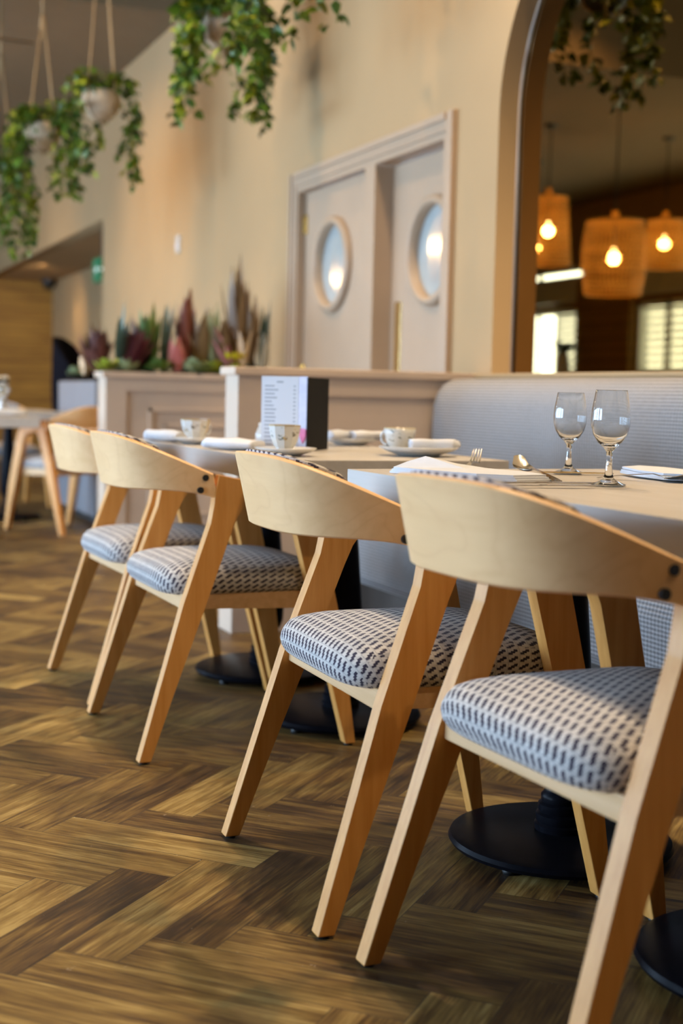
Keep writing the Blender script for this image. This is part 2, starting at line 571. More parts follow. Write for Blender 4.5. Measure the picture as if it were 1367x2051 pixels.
def empty(name, loc, rz=0.0, label=None, cat=None, group=None):
    o = bpy.data.objects.new(name, None)
    o.empty_display_size = 0.1
    C.objects.link(o)
    o.location = loc
    o.rotation_euler = (0, 0, rz)
    if label:
        tag(o, label, cat, group)
    return o


def kids(o):
    return [c for c in bpy.data.objects if c.parent == o]


def copy_tree(o, parent=None):
    c = o.copy()
    C.objects.link(c)
    if parent is not None:
        c.parent = parent
    for ch in kids(o):
        copy_tree(ch, c)
    return c


def dup(root, loc, rz, label, group=None):
    c = copy_tree(root)
    c.location = loc
    c.rotation_euler = (0, 0, rz)
    c['label'] = label
    if group:
        c['group'] = group
    return c


def add_box(bm, x0, x1, y0, y1, z0, z1, bev=0.0, seg=2):
    r = bmesh.ops.create_cube(bm, size=1.0)
    vs = r['verts']
    for v in vs:
        v.co.x = x0 + (v.co.x + 0.5) * (x1 - x0)
        v.co.y = y0 + (v.co.y + 0.5) * (y1 - y0)
        v.co.z = z0 + (v.co.z + 0.5) * (z1 - z0)
    if bev > 0:
        es = list({e for v in vs for e in v.link_edges})
        bmesh.ops.bevel(bm, geom=es, offset=bev, segments=seg, affect='EDGES', profile=0.5)
    return bm


def box(x0, x1, y0, y1, z0, z1, bev=0.0, seg=2):
    return add_box(bmesh.new(), x0, x1, y0, y1, z0, z1, bev, seg)


def add_prism(bm, pts, axis, a0, a1, bev=0.0):
    """extrude a closed outline; axis 'y': pts are (x,z); 'x': pts are (y,z); 'z': pts are (x,y)"""
    def mk(p, a):
        if axis == 'y':
            return (p[0], a, p[1])
        if axis == 'x':
            return (a, p[0], p[1])
        return (p[0], p[1], a)
    v0 = [bm.verts.new(mk(p, a0)) for p in pts]
    v1 = [bm.verts.new(mk(p, a1)) for p in pts]
    n = len(pts)
    fs = [bm.faces.new(v0), bm.faces.new(v1)]
    for i in range(n):
        fs.append(bm.faces.new((v0[i], v0[(i + 1) % n], v1[(i + 1) % n], v1[i])))
    if bev > 0:
        es = list({e for v in v0 + v1 for e in v.link_edges})
        bmesh.ops.bevel(bm, geom=es, offset=bev, segments=2, affect='EDGES', profile=0.5, clamp_overlap=True)
    return bm


def add_lathe(bm, prof, cx=0, cy=0, cz=0, n=40, cap=True, sx=1.0, sy=1.0):
    """prof: list of (r, z). creates a surface of revolution"""
    uvl = bm.loops.layers.uv.get('UVMap') or bm.loops.layers.uv.new('UVMap')
    rings = []
    for (r, z) in prof:
        if r < 1e-6:
            rings.append([bm.verts.new((cx, cy, cz + z))])
        else:
            rings.append([bm.verts.new((cx + sx * r * math.cos(2 * PI * i / n), cy + sy * r * math.sin(2 * PI * i / n), cz + z)) for i in range(n)])
    zs = [p[1] for p in prof]
    zl, zh = min(zs), max(zs)

    def setuv(f, us):
        for l, u in zip(f.loops, us):
            l[uvl].uv = (u, (l.vert.co.z - cz - zl) / max(1e-6, zh - zl))
    for a, b_ in zip(rings[:-1], rings[1:]):
        if len(a) == 1 and len(b_) == 1:
            continue
        for i in range(n):
            j = (i + 1) % n
            u0, u1 = i / n, (i + 1) / n
            if len(a) == 1:
                f = bm.faces.new((a[0], b_[i], b_[j]))
                setuv(f, (u0, u0, u1))
            elif len(b_) == 1:
                f = bm.faces.new((a[i], b_[0], a[j]))
                setuv(f, (u0, u0, u1))
            else:
                f = bm.faces.new((a[i], b_[i], b_[j], a[j]))
                setuv(f, (u0, u0, u1, u1))
    return bm


def lathe(prof, cx=0, cy=0, cz=0, n=40, **k):
    return add_lathe(bmesh.new(), prof, cx, cy, cz, n, **k)


def add_tube(bm, pts, rad, n=8, cap=True):
    pts = [Vector(p) for p in pts]
    rings = []
    up = Vector((0, 0, 1))
    for i, p in enumerate(pts):
        t = (pts[min(i + 1, len(pts) - 1)] - pts[max(i - 1, 0)])
        if t.length < 1e-9:
            t = Vector((0, 0, 1))
        t.normalize()
        a = t.cross(up if abs(t.z) < 0.95 else Vector((1, 0, 0))).normalized()
        b_ = t.cross(a)
        r = rad[i] if isinstance(rad, (list, tuple)) else rad
        rings.append([bm.verts.new(p + a * r * math.cos(2 * PI * k / n) + b_ * r * math.sin(2 * PI * k / n)) for k in range(n)])
    for a, b_ in zip(rings[:-1], rings[1:]):
        for k in range(n):
            bm.faces.new((a[k], a[(k + 1) % n], b_[(k + 1) % n], b_[k]))
    if cap:
        bm.faces.new(rings[0])
        bm.faces.new(rings[-1])
    return bm


def flat_with_holes(name, outer, holes, axis_x, thick, mat, parent=None):
    """slab in the (y,z) plane at x = axis_x .. axis_x+thick, built from a filled outline with holes"""
    cu = bpy.data.curves.new(name + '_outline', 'CURVE')
    cu.dimensions = '2D'
    cu.fill_mode = 'BOTH'
    cu.extrude = thick / 2
    for pts in [outer] + holes:
        sp = cu.splines.new('POLY')
        sp.points.add(len(pts) - 1)
        for p, q in zip(sp.points, pts):
            p.co = (q[0], q[1], 0, 1)
        sp.use_cyclic_u = True
    tmp = bpy.data.objects.new(name + '_tmp', cu)
    C.objects.link(tmp)
    dg = bpy.context.evaluated_depsgraph_get()
    me = bpy.data.meshes.new_from_object(tmp.evaluated_get(dg))
    bpy.data.objects.remove(tmp)
    # (u,v,w) -> (x = w, y = u, z = v)
    for v in me.vertices:
        u, w, d = v.co
        v.co = (axis_x + thick / 2 + d, u, w)
    me.materials.clear()
    bm = bmesh.new()
    bm.from_mesh(me)
    bmesh.ops.recalc_face_normals(bm, faces=bm.faces[:])
    bm.to_mesh(me)
    bm.free()
    return link_obj(name, me, mat, parent)


def circle_pts(cy, cz, r, n=48):
    return [(cy + r * math.cos(2 * PI * i / n), cz + r * math.sin(2 * PI * i / n)) for i in range(n)]


def structure(o):
    o['kind'] = 'structure'
    return o


# ------------------------------------------------------------------ room shell
XW = 2.60            # right wall face
XL = -4.5            # window wall face
Y0, Y1 = -3.0, 19.3
YE = 11.96           # where the right wall opens into the alcove
XA = 3.5             # alcove side wall


def build_floor():
    PW, PL = 0.111, 0.477
    s = 1 / math.sqrt(2)
    a = Vector((s, s))
    b_ = Vector((s, -s))
    c0 = Vector((0.477, 2.048))
    bm = bmesh.new()
    uvl = bm.loops.layers.uv.new('UVMap')
    rl = bm.loops.layers.uv.new('plank')
    px, py = PW * math.sqrt(2), PL * math.sqrt(2)
    for j in range(int((Y0 - c0.y) / py) - 2, int((Y1 - c0.y) / py) + 3):
        for i in range(int((XL - c0.x) / px) - 4, int((XA - c0.x) / px) + 5):
            o = c0 + Vector((i * px, j * py))
            # plank A runs along a, lying on the -b side; plank B runs along b
            for (org, d1, d2) in ((o, a, -b_), (o + a * 0, b_, a)):
                cs = [org, org + d1 * PL, org + d1 * PL + d2 * PW, org + d2 * PW]
                cx = sum(c.x for c in cs) / 4
                cy = sum(c.y for c in cs) / 4
                if cx < XL - 0.35 or cx > XA + 0.3 or cy < Y0 - 0.35 or cy > Y1 + 0.3:
                    continue
                f = bm.faces.new([bm.verts.new((c.x, c.y, 0.0)) for c in cs])
                r1, r2 = rnd.random(), rnd.random()
                for l, u in zip(f.loops, ((0, 0), (PL, 0), (PL, PW), (0, PW))):
                    l[uvl].uv = u
                    l[rl].uv = (r1, r2)
                if f.normal.z < 0:
                    f.normal_flip()
    bmesh.ops.recalc_face_normals(bm, faces=bm.faces[:])
    for f in bm.faces:
        if f.normal.z < 0:
            f.normal_flip()
    me = bpy.data.meshes.new('floor')
    bm.to_mesh(me)
    bm.free()
    return structure(link_obj('floor', me, M_floor))


build_floor()

# right wall with the mirrored arch and the kitchen doorway
AY, AR, AZ0, AZS = 4.11, 0.72, 0.985, 1.98
arch = [(AY - AR, AZ0), (AY + AR, AZ0)] + [(AY + AR * math.cos(t * PI / 40), AZS + AR * math.sin(t * PI / 40)) for t in range(41)]
DY0, DY1, DZ = 5.26, 7.08, 2.00
outer = [(Y0, 0), (DY0, 0), (DY0, DZ), (DY1, DZ), (DY1, 0), (YE, 0), (YE, 2.36), (Y1, 2.36), (Y1, CEIL), (Y0, CEIL)]
wall_right = structure(flat_with_holes('wall_right', outer, [arch], XW, 0.14, M_wall))
# alcove beyond the opening
structure(obj('wall_alcove', box(XA, XA + 0.1, YE, Y1, 0, 2.36), M_wall))
structure(obj('wall_return', box(XW + 0.14, XA + 0.1, YE - 0.1, YE, 0, 2.40), M_wall))
bm = bmesh.new()
add_box(bm, XW + 0.14, XA + 0.1, YE, Y1, 2.36, 2.46)
structure(obj('ceiling_alcove', bm, M_wall))
structure(obj('wall_far', box(XL - 0.1, XA + 0.1, Y1, Y1 + 0.1, 0, CEIL), M_timber))
structure(obj('wall_back', box(XL - 0.1, XW + 0.14, Y0 - 0.1, Y0, 0, CEIL), M_wallback))
bm = bmesh.new()
add_box(bm, XL - 0.1, XW + 0.14, Y0, 9.4, CEIL, CEIL + 0.1)
add_box(bm, XL - 0.1, XW + 0.0, 9.4, Y1, 3.47, CEIL + 0.1)
structure(obj('ceiling', bm, M_ceil))

# window wall opposite: low shuttered windows with a bright clerestory over a deep beam
lows = []
highs = []
yy = -2.4
bays = [(1.9, 3.5), (4.0, 5.6), (6.1, 7.7), (8.2, 9.8), (10.3, 11.9), (12.0, 14.55), (15.92, 18.3)]
wins = []
for (a, b_) in bays:
    wins.append((a, b_, 0.45, 2.12))
    if a > 15:
        wins.append((a, b_, 2.50, 2.68 if a > 15 else 3.1))
holes = [[(a, z0), (b_, z0), (b_, z1), (a, z1)] for (a, b_, z0, z1) in wins]
structure(flat_with_holes('wall_left', [(Y0, 0), (Y1, 0), (Y1, CEIL), (Y0, CEIL)], holes, XL - 0.14, 0.14, plain('window_wall_paint', (0.36, 0.24, 0.12), 0.85, spec=0.1)))
for k, (a, b_, z0, z1) in enumerate(wins):
    w = structure(empty('window_%d' % (k + 1), (XL - 0.07, (a + b_) / 2, z0)))
    bm = bmesh.new()
    hw, hh = (b_ - a) / 2, z1 - z0
    for (ya, yb, za, zb) in ((-hw, -hw + 0.06, 0, hh), (hw - 0.06, hw, 0, hh), (-hw, hw, 0, 0.06), (-hw, hw, hh - 0.06, hh), (-0.03, 0.03, 0, hh)):
        add_box(bm, -0.03, 0.03, ya, yb, za, zb)
    obj('window_frame', bm, M_white, w)
    obj('window_glass', box(-0.004, 0.004, -hw + 0.05, hw - 0.05, 0.05, hh - 0.05), M_pane, w)
    portal((XL + 0.01, (a + b_) / 2, (z0 + z1) / 2), hh, b_ - a, (0, -PI / 2, 0))
    if z0 < 1 and a > 11.9:
        # louvred shutters inside the far windows, one leaf folded open
        npan = 4
        for p in range(npan):
            pa = -hw + 2 * hw * p / npan + 0.01
            pb = -hw + 2 * hw * (p + 1) / npan - 0.01
            if a > 15 and p == 1:
                continue
            bm = bmesh.new()
            for (ya, yb, za, zb) in ((pa, pa + 0.05, 0, hh), (pb - 0.05, pb, 0, hh), (pa, pb, 0, 0.07), (pa, pb, hh - 0.07, hh), (pa, pb, hh * 0.44, hh * 0.44 + 0.06)):
                add_box(bm, 0.07, 0.10, ya, yb, za, zb)
            nl = 17
            for q in range(nl):
                zc = 0.07 + (hh - 0.14) * (q + 0.5) / nl
                add_prism(bm, [(0.055, zc - 0.032), (0.065, zc - 0.036), (0.115, zc + 0.032), (0.105, zc + 0.036)], 'y', pa + 0.05, pb - 0.05)
            obj('shutter', bm, M_white, w)
# timber pier and beam on the window wall
structure(obj('trim_1', box(XL, XL + 0.10, 14.62, 15.88, 0, 2.48), M_timber))
structure(obj('trim_2', box(XL, XL + 0.09, 11.9, 18.8, 2.20, 2.48), M_white))
# skirting along the right wall near the bench is hidden; arch bead, sill
bm = bmesh.new()
pts = [(XW + 0.088, p[0], p[1]) for p in arch[1:]] + [(XW + 0.088, arch[0][0], arch[0][1])]
add_tube(bm, pts, 0.006, 6)
structure(obj('trim_3', bm, M_gold_trim, smooth=True))

m_root = obj('arch_mirror', flat_bm := bmesh.new(), M_mirror)
bmt = bmesh.new()
inner = [(AY + (p[0] - AY) * 0.999, AZ0 + (p[1] - AZ0) * 0.9995) for p in arch]
add_prism(bmt, inner, 'x', XW + 0.095, XW + 0.11)
bmesh.ops.recalc_face_normals(bmt, faces=bmt.faces[:])
bmt.to_mesh(m_root.data)
bmt.free()
tag(m_root, 'tall smoked bronze mirror set into the arched wall niche', 'mirror')

# ------------------------------------------------------------------ kitchen doors
bm = bmesh.new()
for (ya, yb, za, zb) in ((DY0 - 0.075, DY0 + 0.0, 0, DZ + 0.075), (DY1, DY1 + 0.075, 0, DZ + 0.075), (DY0, DY1, DZ, DZ + 0.075)):
    add_box(bm, XW - 0.018, XW, ya, yb, za, zb, 0.004)
    add_box(bm, XW - 0.028, XW - 0.017, ya + (0.045 if ya > DY1 - 0.01 else 0), yb - (0.045 if yb < DY0 + 0.01 else 0), za + (0.045 if za > 0.5 else 0), zb, 0.003)
for (ya, yb, za, zb) in ((DY0, DY0 + 0.03, 0, DZ), (DY1 - 0.03, DY1, 0, DZ), (DY0 + 0.03, DY1 - 0.03, DZ - 0.03, DZ), (6.01, 6.13, 0, DZ - 0.03)):
    add_box(bm, XW - 0.01, XW + 0.125, ya, yb, za, zb)
structure(obj('trim_4', bm, M_door))


def door(name, y0, y1, xf, cy, cz, plate=None, hinge=None):
    leaf = structure(flat_with_holes(name, [(y0, 0.01), (y1, 0.01), (y1, DZ - 0.035), (y0, DZ - 0.035)], [circle_pts(cy, cz, 0.212)], xf, 0.045, M_door))
    bm = bmesh.new()
    prof = [(0.207, -0.030), (0.207, 0.030), (0.222, 0.034), (0.240, 0.028), (0.246, 0.012), (0.246, 0.0)]
    rings = []
    n = 64
    for (r, d) in prof:
        rings.append([bm.verts.new((xf - d, cy + r * math.cos(2 * PI * i / n), cz + r * math.sin(2 * PI * i / n))) for i in range(n)])
    for a, b_ in zip(rings[:-1], rings[1:]):
        for i in range(n):
            bm.faces.new((a[i], a[(i + 1) % n], b_[(i + 1) % n], b_[i]))
    obj('porthole_ring', bm, M_door, leaf, True)
    bm = bmesh.new()
    add_prism(bm, circle_pts(cy, cz, 0.211), 'x', xf + 0.018, xf + 0.026)
    obj('porthole_glass', bm, M_port, leaf)
    if plate:
        o = obj('push_plate', box(xf - 0.004, xf, plate[0], plate[1], plate[2], plate[3], 0.001), M_brass, leaf)
        o['label'] = 'brass push plate'
    if hinge:
        for hz in (0.25, 1.0, 1.80):
            bm = bmesh.new()
            add_box(bm, xf - 0.006, xf + 0.002, hinge - 0.028, hinge + 0.012, hz - 0.05, hz + 0.05, 0.001)
            add_tube(bm, [(xf - 0.008, hinge + 0.008, hz - 0.05), (xf - 0.008, hinge + 0.008, hz + 0.05)], 0.008, 8)
            obj('hinge', bm, M_brass, leaf)
    return leaf


d1 = door('door_1', 6.135, 7.045, XW + 0.035, 6.625, 1.555, None, 7.04)
d2 = door('door_2', 5.295, 6.005, XW + 0.085, 5.55, 1.535, (5.885, 5.955, 0.98, 1.33))

# ------------------------------------------------------------------ chairs
CH = dict(xb=-.0077, hw=.254, d=.3443, n=3.07, zt=.7858, kt=.1349, mt=2.30, zb=.651)
UJ = 0.846           # where the band meets the side frames


def band(u, off=0.0):
    """point on the bent back band; u in -1..1; off moves inwards from the outer face"""
    t = u * PI / 2
    st, ct = math.sin(t), math.cos(t)
    e = 2 / CH['n']

    def pos(hw, d):
        y = hw * math.copysign(abs(st) ** e, st)
        x = CH['xb'] + (CH['d'] - d * max(0.0, ct) ** e)
        return x, y
    x, y = pos(CH['hw'] - off, CH['d'] - off)
    zt = CH['zt'] - CH['kt'] * abs(u) ** CH['mt']
    zb = CH['zb'] + 0.006 * u * u - 0.022 * (abs(u) / UJ) ** 7
    return x, y, zt, zb


def tilt(z):
    return -0.031 * (z - 0.64) / 0.135


def make_back(u0, u1, o0, o1, dzt=0.0, dzb=0.0, n=56, rnd_c=0.0, nz=6, edge=0.003):
    bm = bmesh.new()
    uvl = bm.loops.layers.uv.new('UVMap')
    cols = []
    arc = 0.0
    last = None
    for i in range(n + 1):
        u = u0 + (u1 - u0) * i / n
        x0, y0, zt, zb = band(u, o0)
        x1, y1, _, _ = band(u, o1)
        if last is not None:
            arc += math.hypot(x0 - last[0], y0 - last[1])
        last = (x0, y0)
        zt += dzt
        zb += dzb
        if rnd_c > 0:
            k = max(0.0, (abs(2 * i / n - 1) - (1 - rnd_c)) / rnd_c)
            sh = (1 - math.sqrt(max(0.0, 1 - k * k)))
            mid = (zt + zb) / 2
            zt = mid + (zt - mid) * (1 - 0.75 * sh)
            zb = mid + (zb - mid) * (1 - 0.75 * sh)
        prof = []
        for (xx, yy, m) in ((x0, y0, 0), (x1, y1, 1)):
            pass
        dx, dy = x1 - x0, y1 - y0
        # closed cross-section, rounded at top and bottom
        sec = []
        for j in range(nz + 1):
            z = zb + edge + (zt - zb - 2 * edge) * j / nz
            sec.append((x0, y0, z))
        sec.append((x0 + dx * 0.22, y0 + dy * 0.22, zt))
        sec.append((x0 + dx * 0.78, y0 + dy * 0.78, zt))
        for j in range(nz, -1, -1):
            z = zb + edge + (zt - zb - 2 * edge) * j / nz
            bulge = 0.0
            sec.append((x1, y1, z))
        sec.append((x0 + dx * 0.78, y0 + dy * 0.78, zb))
        sec.append((x0 + dx * 0.22, y0 + dy * 0.22, zb))
        cols.append(([bm.verts.new((p[0] + tilt(p[2]), p[1], p[2])) for p in sec], arc))
    m = len(cols[0][0])
    for (a, ua), (b_, ub) in zip(cols[:-1], cols[1:]):
        for j in range(m):
            k = (j + 1) % m
            f = bm.faces.new((a[j], a[k], b_[k], b_[j]))
            for l in f.loops:
                uu = ua if (l.vert in (a[j], a[k])) else ub
                idx = j if l.vert in (a[j], b_[j]) else k
                vv = l.vert.co.z
                if nz < idx <= nz + 2:
                    vv = vv + 0.006 * (idx - nz)
                l[uvl].uv = (uu, vv)
    bm.faces.new(cols[0][0])
    bm.faces.new(cols[-1][0])
    return bm


def make_cushion(x0, x1, wy0, wy1, z0, z1, dome):
    """upholstered seat pad; wy0 rear half-width, wy1 front half-width"""
    bm = bmesh.new()
    uvl = bm.loops.layers.uv.new('UVMap')
    cx, hx = (x0 + x1) / 2, (x1 - x0) / 2
    H = z1 - z0
    rings = [(0.0, z1 + dome), (0.2, z1 + dome * 0.96), (0.4, z1 + dome * 0.84), (0.6, z1 + dome * 0.60), (0.76, z1 + dome * 0.30), (0.87, z1 - 0.001),
             (0.935, z1 - H * 0.13), (0.972, z1 - H * 0.30), (0.994, z1 - H * 0.48), (1.0, z1 - H * 0.62), (0.99, z1 - H * 0.80), (0.965, z0 + H * 0.06), (0.94, z0), (0.0, z0)]
    n = 96
    ex = 2 / 5.2
    prev = None
    arc = 0.0
    R = []
    for k, (s, z) in enumerate(rings):
        if k:
            ds = (s - rings[k - 1][0]) * hx
            dz = z - rings[k - 1][1]
            arc += math.hypot(ds, dz)
        row = []
        if s == 0.0:
            row = [bm.verts.new((cx, 0, z))]
        else:
            for i in range(n):
                t = 2 * PI * i / n
                c, sn = math.cos(t), math.sin(t)
                xx = math.copysign(abs(c) ** ex, c)
                yy = math.copysign(abs(sn) ** ex, sn)
                w = wy0 + (wy1 - wy0) * (xx + 1) / 2
                row.append(bm.verts.new((cx + hx * s * xx, w * s * yy, z)))
        R.append((row, arc / hx))
    def uvof(v, s_real, s_arc):
        x, y = v.co.x - cx, v.co.y
        if s_real < 1e-6:
            return (0.0, 0.0)
        return (x / s_real * s_arc, y / s_real * s_arc)
    for k in range(len(R) - 1):
        (a, aa), (b_, ab) = R[k], R[k + 1]
        sa, sb = rings[k][0], rings[k + 1][0]
        for i in range(n):
            j = (i + 1) % n
            if len(a) == 1:
                f = bm.faces.new((a[0], b_[i], b_[j]))
                us = [(0, 0), uvof(b_[i], sb, ab), uvof(b_[j], sb, ab)]
            elif len(b_) == 1:
                f = bm.faces.new((a[i], b_[0], a[j]))
                us = [uvof(a[i], sa, aa), (0, 0), uvof(a[j], sa, aa)]
            else:
                f = bm.faces.new((a[i], b_[i], b_[j], a[j]))
                us = [uvof(a[i], sa, aa), uvof(b_[i], sb, ab), uvof(b_[j], sb, ab), uvof(a[j], sa, aa)]
            side = sb > 0.9 and sum(abs(v.co.y) for v in f.verts) / len(f.verts) > 0.205
            for l, u in zip(f.loops, us):
                l[uvl].uv = (u[0], u[1] * 1.42) if side else u
    return bm


def make_chair(label):
    t = empty('armchair', (0, 0, 0), 0, label, 'chair', 'beech armchairs with woven seats')
    obj('seat', make_cushion(0.075, 0.525, 0.234, 0.226, 0.395, 0.462, 0.022), M_fab, t, True)
    # seat frame: rear, front and two side rails under the pad
    bm = bmesh.new()
    add_box(bm, 0.125, 0.150, -0.238, 0.238, 0.360, 0.398, 0.003)
    add_box(bm, 0.455, 0.478, -0.228, 0.228, 0.352, 0.398, 0.003)
    for s in (-1, 1):
        add_prism(bm, [(0.13, 0.362), (0.47, 0.352), (0.47, 0.397), (0.13, 0.397)], 'y', s * 0.208 - 0.011, s * 0.208 + 0.011)
    obj('seat_frame', bm, M_rail, t)
    obj('backrest', make_back(-UJ, UJ, 0.0, 0.017, nz=8), M_veneer, t, True, 0.7)
    obj('back_pad', make_back(-0.58, 0.58, 0.0165, 0.036, 0.0035, 0.008, 40, 0.12, 6, 0.008), M_fab, t, True, 1.0)
    rear = [(0.004, 0.006), (0.034, 0.006), (0.100, 0.190), (0.172, 0.379), (0.236, 0.552), (0.252, 0.590), (0.264, 0.612), (0.280, 0.626),
            (0.283, 0.6765), (0.204, 0.6915), (0.196, 0.652), (0.192, 0.618), (0.184, 0.575), (0.115, 0.381)]
    front = [(0.545, 0.006), (0.573, 0.006), (0.532, 0.30), (0.470, 0.570), (0.462, 0.602), (0.448, 0.630), (0.426, 0.646), (0.372, 0.656),
             (0.368, 0.612), (0.382, 0.600), (0.391, 0.585), (0.402, 0.560), (0.470, 0.300)]
    arm = [(0.280, 0.626), (0.320, 0.622), (0.352, 0.618), (0.368, 0.612), (0.372, 0.656), (0.330, 0.666), (0.283, 0.6765)]
    TK = 0.0165
    for s in (-1, 1):
        for pts, ybot in ((rear, 0.2685), (front, 0.252)):
            bm = bmesh.new()
            add_prism(bm, pts, 'y', -TK, TK, 0.0025)
            for v in bm.verts:
                v.co.y += s * (0.2375 + (ybot - 0.2375) * max(0.0, 1 - v.co.z / 0.63))
            lg = obj('leg', bm, M_beech, t)
            xc = (pts[0][0] + pts[1][0]) / 2
            obj('foot_glide', lathe([(0, 0), (0.010, 0), (0.011, 0.004), (0.009, 0.0075), (0, 0.0075)], xc, s * ybot, 0, 14), M_cap, lg, True)
        bm = bmesh.new()
        add_prism(bm, arm, 'y', s * 0.2375 - TK, s * 0.2375 + TK, 0.002)
        obj('armrest', bm, M_beech, t)
        for (px, pz) in ((0.172, 0.684), (0.160, 0.654)):
            bm = bmesh.new()
            yo = s * 0.2735
            # cover caps on the outer face of the band end
            x_, y_, _, _ = band(0.80, 0.0)
            add_tube(bm, [(px, s * (abs(y_) - 0.010), pz), (px, s * (abs(y_) + 0.0025), pz)], 0.0078, 16)
            obj('screw_cap', bm, M_cap, t)
    return t


PITCH = 'beech armchair with dashed fabric seat '
chair = make_chair(PITCH + 'second nearest the camera, tucked at the bare-cornered table end')
chair.location = (0.8020, 2.305, 0)
chair.rotation_euler = (0, 0, -0.018)
chair['label'] = 'beech armchair at the napkin end of the nearer table, beside the nearest chair'
GRP = 'beech armchairs with woven seats'
dup(chair, (0.8350, 1.640, 0), 0.045, 'nearest beech armchair, its right side cut off by the picture edge', GRP)
dup(chair, (0.7706, 3.426, 0), 0.013, 'beech armchair with exposed black screw caps, in front of the menu holder', GRP)
dup(chair, (0.7781, 4.050, 0), 0.0285, 'beech armchair at the far end of the table with the teacups', GRP)
# chairs across the room
dup(chair, (1.805, 8.380, 0), PI / 2 + 0.52, 'dark-looking armchair beside the pale blue trough, its back partly hidden by it', 'armchairs across the room')
dup(chair, (1.500, 10.80, 0), -PI / 2 + 0.2, 'orange-backed armchair beyond the small table left of the trough', 'armchairs across the room')

# ------------------------------------------------------------------ tables
TZ = 0.735


def make_table(name, label, x0, x1, y0, y1, ped, group):
    cx, cy = (x0 + x1) / 2, (y0 + y1) / 2
    t = empty(name, (cx, cy, 0), 0, label, 'table', group)
    obj('tabletop', box(x0 - cx, x1 - cx, y0 - cy, y1 - cy, TZ - 0.054, TZ, 0.0015), M_table, t)
    for (px, py) in ped:
        b_ = obj('pedestal_base', lathe([(0, 0.016), (0.200, 0.012), (0.216, 0.016), (0.221, 0.024), (0.217, 0.032), (0.205, 0.036), (0.06, 0.044), (0, 0.044)], px - cx, py - cy, 0, 64), M_black, t, True, 0.6)
        for k in range(4):
            a = k * PI / 2 + 0.5
            obj('foot_glide', lathe([(0, 0), (0.012, 0), (0.014, 0.006), (0.010, 0.018), (0, 0.018)], px - cx + 0.185 * math.cos(a), py - cy + 0.185 * math.sin(a), 0, 14), M_cap, b_, True)
        prof = [(0.050, 0.040), (0.052, 0.056), (0.047, 0.060), (0.049, 0.064), (0.049, 0.076), (0.043, 0.080), (0.045, 0.084), (0.045, 0.096), (0.039, 0.100),
                (0.040, 0.104), (0.040, 0.114), (0.034, 0.120), (0.030, 0.132), (0.033, 0.142), (0.047, 0.158), (0.054, 0.180), (0.056, 0.215), (0.054, 0.30),
                (0.045, 0.42), (0.036, 0.53), (0.031, 0.60), (0.030, 0.655)]
        obj('pedestal_column', lathe(prof, px - cx, py - cy, 0, 36), M_black, t, True, 0.9)
        bm = bmesh.new()
        add_box(bm, px - cx - 0.22, px - cx + 0.22, py - cy - 0.025, py - cy + 0.025, 0.655, TZ - 0.054, 0.004)
        add_box(bm, px - cx - 0.025, px - cx + 0.025, py - cy - 0.22, py - cy + 0.22, 0.655, TZ - 0.0545, 0.004)
        obj('support_bracket', bm, M_black, t)
    return t


T2 = make_table('dining_table', 'pale dining table with the two wine glasses, nearest the camera', 1.106, 1.74, 1.30, 2.677, [(1.43, 1.66), (1.42, 2.292)], 'pale dining tables by the bench')
T1 = make_table('dining_table', 'pale dining table set with teacups and a standing menu', 1.063, 1.69, 3.03, 4.34, [(1.41, 3.425), (1.41, 4.06)], 'pale dining tables by the bench')
T3 = make_table('dining_table', 'grey-topped table cut off by the left picture edge', 0.66, 1.27, 7.35, 8.65, [(0.97, 8.30)], 'tables across the room')
T4 = make_table('dining_table', 'pale table behind the armchair that stands beside the blue trough', 1.15, 1.76, 9.06, 10.25, [(1.43, 9.50)], 'tables across the room')

# ------------------------------------------------------------------ banquette bench and dividers
BY0, BY1 = -0.6, 4.775
t = empty('banquette_bench', (2.3, 2.0, 0), 0, 'long grey woven banquette running under the arched mirror', 'bench')
oy = 2.0
back = [(2.36, 0.40), (2.335, 0.55), (2.318, 0.75), (2.322, 0.86), (2.336, 0.905), (2.362, 0.940), (2.400, 0.958), (2.46, 0.965), (2.590, 0.966), (2.590, 0.40)]
bm = bmesh.new()
add_prism(bm, [(p[0] - 2.3, p[1]) for p in back], 'y', BY0 - oy, BY1 - oy)
for f in bm.faces:
    pass
o = obj('bench_back', bm, M_bench, t, True, 0.5)
mod = o.modifiers.new('soft_edges', 'BEVEL')
mod.width = 0.012
mod.segments = 3
mod.limit_method = 'ANGLE'
mod.angle_limit = 0.9
seat = [(1.86, 0.24), (1.835, 0.27), (1.83, 0.40), (1.84, 0.445), (1.87, 0.465), (2.0, 0.475), (2.36, 0.47), (2.36, 0.24)]
bm = bmesh.new()
add_prism(bm, [(p[0] - 2.3, p[1]) for p in seat], 'y', BY0 - oy, BY1 - oy)
obj('bench_seat', bm, M_bench, t, True, 0.6)
obj('bench_plinth', box(2.02 - 2.3, 2.59 - 2.3, BY0 - oy, BY1 - oy, 0.0, 0.24), plain('dark_plinth', (0.05, 0.035, 0.025), 0.6), t)
structure(obj('trim_5', box(2.50, XW + 0.094, BY0, 4.83, 0.967, 0.984, 0.004), M_wall))


